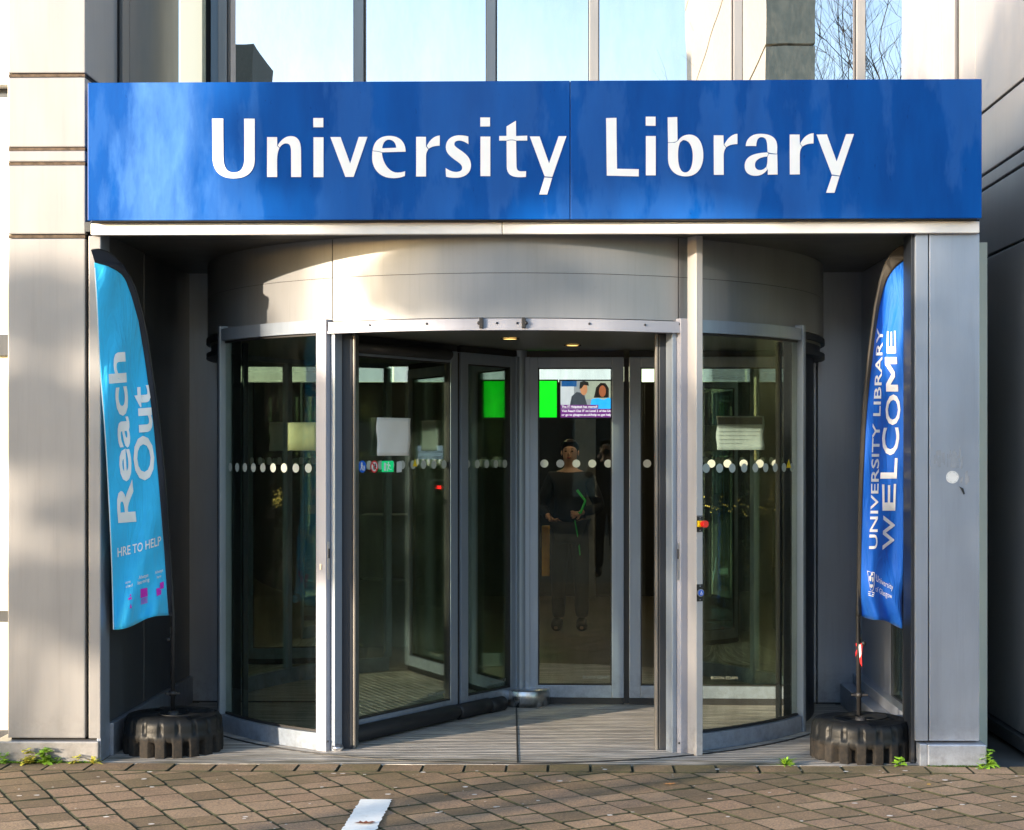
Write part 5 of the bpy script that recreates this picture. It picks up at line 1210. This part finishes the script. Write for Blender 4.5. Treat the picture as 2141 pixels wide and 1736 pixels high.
# weeds
weedm = plain('weed_green', (.16, .30, .02), .55, 0, .4, 14); weedy = plain('weed_yellow', (.38, .36, .04), .6, 0, .3, 14)
def weed(xd, Y, n, L, wd, lab, grassy=False, mat=None, z=0.0):
    X_ = ax(xd, Y)
    p = MB()
    if grassy: leaf_tuft(p, (X_, Y, z), n, L, wd, .35, 1.1)
    else:
        leaf_tuft(p, (X_, Y, z), n, L, wd, .5, .9)
        for _ in range(n): leaf_tuft(p, (X_ + random.uniform(-.02, .02), Y + random.uniform(-.01, .01), z + random.uniform(0, L*.8)), 2, L*.4, wd*1.1, .3, .6)
    # keep the leaves in front of the plinth
    return tag(p.build('weed', [mat or weedm]), lab, 'weed', 'weeds along the building foot')
random.seed(21)
weed(3, -.055, 14, .06, .012, 'low weed at the far left end of the pale plinth', mat=weedm)
weed(58, -.06, 16, .085, .012, 'pale yellowish weed against the sunlit plinth, left of the green one', mat=weedy)
weed(92, -.06, 22, .09, .014, 'bright green leafy weed against the sunlit plinth')
weed(155, -.055, 10, .05, .009, 'small yellow-green weed between the leafy one and the plinth corner', mat=weedy)
weed(196, -.055, 14, .08, .006, 'spiky weed at the right corner of the pale plinth', True, weedy)
weed(120, -.055, 14, .035, .007, 'low mossy weed right of the bright green one')
weed(1642, -.045, 46, .085, .005, 'tuft of bright grass in the joint in front of the right curved glass', True, weedm)
weed(1880, -.05, 6, .06, .018, 'single round-leaved seedling in front of the right flag base', mat=weedm)
weed(2062, -.04, 18, .10, .012, 'upright green weed at the outer corner of the right plinth')
weed(2050, -.11, 10, .035, .006, 'small low weed on the paving below the right plinth corner')
# moss strip at the foot of the right plinth
p = MB(); random.seed(9)
for _ in range(150): leaf_tuft(p, (random.uniform(ax(1935, 0), ax(2056, 0)), -.054 + random.uniform(-.012, 0), 0), 3, .014, .0035, .2, .8)
tag(p.build('moss', plain('moss_green', (.05, .10, .015), .9, 0, .5, 30)), kind='stuff')
p = MB()
for _ in range(170): leaf_tuft(p, (random.uniform(ax(-10, 0), ax(205, 0)), -.036 + random.uniform(-.016, 0), 0), 3, .018, .0035, .2, .8)
tag(p.build('moss', weedm), kind='stuff')
# fallen leaves and litter
def dead_leaf(xd, yd, size, rot, lab, c_):
    dep = CZ*FPX/(yd - PY); q = at(xd, yd, dep + CY); p = MB()
    out = [(-1, 0), (-.55, .22), (-.45, .5), (-.15, .25), (.1, .55), (.3, .25), (.65, .35), (1, .05), (.6, -.2), (.35, -.5), (.05, -.22), (-.3, -.45), (-.5, -.15)]
    pts = [Vector((q.x + size*(a*math.cos(rot) - b_*math.sin(rot)), q.y + size*(a*math.sin(rot) + b_*math.cos(rot)), .006 + .25*size*abs(b_) + .1*size*abs(a))) for a, b_ in out]
    cc = Vector((q.x, q.y, .008))
    for i in range(len(pts)): p.poly([cc, pts[i], pts[(i+1) % len(pts)]])
    return tag(p.build('fallen_leaf', plain('dead_leaf_%d' % xd, c_, .7, 0, .3, 30)), lab, 'leaf', 'fallen leaves on the ground')
dead_leaf(1400, 1642, .032, .2, 'orange-brown fallen leaf on the paving right of centre', (.38, .16, .05))
dead_leaf(932, 1666, .016, 1.1, 'small orange leaf on the paving right of the white stripe', (.40, .18, .05))
dead_leaf(763, 1727, .046, .1, 'dark reddish-brown leaf lying on the white painted stripe', (.13, .03, .01))
dead_leaf(884, 1661, .010, .5, 'tiny brown leaf scrap just above the white stripe', (.30, .16, .07))
dead_leaf(1942, 1640, .012, .4, 'small yellow leaf on the paving below the right plinth', (.75, .42, .02))
dead_leaf(372, 1474, .05, .3, 'brown leaf in the back corner behind the left flag base', (.16, .06, .02))

# ------------------------------------------------------------------ surroundings behind the photographer (shade and reflections)
def bare_tree(base, h, seed, lab, name='bare_tree', spread=1.0, thick=.10):
    random.seed(seed); root = empty(name, base, lab, 'tree', 'trees across the forecourt')
    tm = bpy.data.materials.get('bark') or plain('bark', (.055, .045, .035), .9)
    p = MB(); q_ = MB()
    def grow(mb, p0, d, L, r, lvl):
        pts = [p0]; dd_ = d.copy()
        for i in range(4):
            dd_ = (dd_ + Vector((random.uniform(-.22, .22), random.uniform(-.22, .22), random.uniform(-.05, .15)))).normalized(); pts.append(pts[-1] + dd_*L/4)
        mb.tube(pts, [r*(1 - .13*i) for i in range(5)], 5 if lvl > 1 else 8, cap=False)
        if lvl >= 5: return
        for i in range(random.choice((3, 3, 4, 4)) + (1 if lvl == 0 else 0)):
            t = random.choice(pts[2:]); a = random.uniform(0, 6.28); nd = (dd_ + Vector((math.cos(a), math.sin(a), random.uniform(-.1, .5)))*random.uniform(.5, .95)*spread).normalized()
            grow(q_, t, nd, L*random.uniform(.55, .78), r*.5, lvl+1)
    grow(p, Vector(base), Vector((0, 0, 1)), h*.38, thick, 0)
    part('trunk', p, tm, root); part('branches', q_, tm, root)
    return root
bare_tree((6.2, -24, 0), 15.0, 4, 'bare winter tree behind the photographer, mirrored in the upper right windows')
bare_tree((8.6, -26, 0), 15.0, 6, 'second bare winter tree further right behind the photographer')
# clad wing to the right behind the camera (mirrored in the glass)
nb = empty('neighbouring_wing', (3.2, -17, 0), 'tall cream-clad building wing to the right behind the photographer', 'building')
p = MB()
for k in range(6): p.box(2.62, 3.3, -26, -10.2, .1 + k*2.3, .1 + (k+1)*2.3 - .03, .01)
part('wing_wall', p, plain('cream_cladding', (.40, .37, .27), .5), nb)
p = MB(); p.box(2.7, 3.25, -25.9, -10.3, 0, 13.9); part('wing_core', p, M['void'], nb)
# low building opposite with pale piers
ob = empty('opposite_building', (-2, -48, 0), 'low dark-windowed building opposite with pale piers', 'building')
p = MB(); p.box(-30, 30, -52, -46, 0, 9.0); part('wall', p, plain('opp_wall', (.10, .095, .09), .8), ob)
for k in range(20):
    p = MB(); p.box(-29 + k*3, -28.2 + k*3, -46, -45.4, 0, 9.3); part('pier', p, bpy.data.materials.get('opp_pier') or plain('opp_pier', (.42, .40, .36), .8), ob)
tw = empty('stair_tower', (-12, -46, 0), 'taller brown stair tower at the left of the opposite building', 'building')
p = MB(); p.box(-16, -9.9, -45, -41, 0, 14.6); part('tower_wall', p, plain('tower_wall', (.12, .12, .10), .8), tw)
# unseen trees added front left, leaf clumps shaped to shade the facade
def shade_tree(base, clumps, lab, seed, dens=1.0):
    random.seed(seed); root = empty('added_shade_tree', base, lab, 'tree', 'trees across the forecourt')
    tm = bpy.data.materials.get('bark'); p = MB()
    top = max(c_[2] for c_ in clumps)
    p.tube([base, (base[0] + .1, base[1], top*.4), (base[0], base[1] + .1, top*.9)], [.09, .075, .03], 8)
    for c_ in clumps: p.tube([(base[0] + .05, base[1], min(c_[2] - .3, top*.5)), (c_[0], c_[1], c_[2])], [.03, .012], 5)
    part('trunk', p, tm, root)
    p = MB()
    for cx, cy, cz, rx, ry, rz_, n in clumps:
        for _ in range(int(n*dens)):
            while True:
                v = Vector((random.uniform(-1, 1), random.uniform(-1, 1), random.uniform(-1, 1)))
                if v.length < 1: break
            c3_ = Vector((cx + v.x*rx, cy + v.y*ry, cz + v.z*rz_)); s_ = random.uniform(.05, .12)
            a = Vector((random.uniform(-1, 1), random.uniform(-1, 1), random.uniform(-1, 1))).normalized(); b_ = a.orthogonal().normalized()
            p.poly([c3_ - a*s_, c3_ + b_*s_*.5, c3_ + a*s_, c3_ - b_*s_*.5])
    part('crown', p, bpy.data.materials.get('tree_leaf') or plain('tree_leaf', (.05, .075, .02), .6, 0, .4, 3), root)
    return root
# shade target (X, z on the facade) -> clump position at distance d
def cl(X_, z_, d, rx, rz_, n): return (X_ - math.tan(SUN_AZ)*d, -d, z_ + math.tan(SUN_EL)/math.cos(SUN_AZ)*d, rx, .22, rz_, n)
D1 = 15.0
def base_at(X_, d): return (X_ - math.tan(SUN_AZ)*d, -d, 0)
shade_tree(base_at(.3, D1), [cl(-.92, 3.15, D1, .60, .42, 700), cl(-.45, 3.10, D1, .75, .42, 900), cl(.4, 3.16, D1, .8, .40, 900), cl(1.2, 3.1, D1, .8, .42, 900), cl(2.1, 3.05, D1, .8, .50, 900), cl(-.7, 3.75, D1, .8, .45, 600), cl(.2, 3.8, D1, 1.1, .5, 700), cl(1.6, 3.8, D1, 1.1, .5, 700), cl(-.70, 2.46, D1, .72, .24, 380), cl(-.95, 2.86, D1, .5, .15, 200), cl(-.45, 2.85, D1, .55, .13, 200), cl(1.6, 2.8, D1, .8, .2, 350)], 'unseen added tree, high crown clumps shaped to shade the sign and drum top', 31)
shade_tree(base_at(.9, 12), [cl(-1.62, 1.5, 12, .28, .62, 420), cl(-.8, 1.35, 12, .65, .62, 420), cl(.2, 1.35, 12, .8, .70, 620), cl(1.1, 1.4, 12, .7, .75, 640), cl(2.1, 1.5, 12, .75, 1.1, 1500), cl(2.0, .5, 12, .7, .5, 600)], 'unseen added tree, low crown clumps shaped to shade the door and right pillar', 32)
shade_tree(base_at(-2.9, 14), [cl(-2.55, 2.25, 14, .42, .26, 210), cl(-2.72, 1.72, 14, .30, .26, 330), cl(-2.38, 1.60, 14, .16, .3, 90), cl(-2.40, 1.22, 14, .22, .14, 120), cl(-2.5, .84, 14, .42, .19, 560), cl(-2.25, .62, 14, .3, .1, 150)], 'unseen added sapling, leaf clumps shaped to shade the left pillar', 33)
bpy.context.view_layer.update()
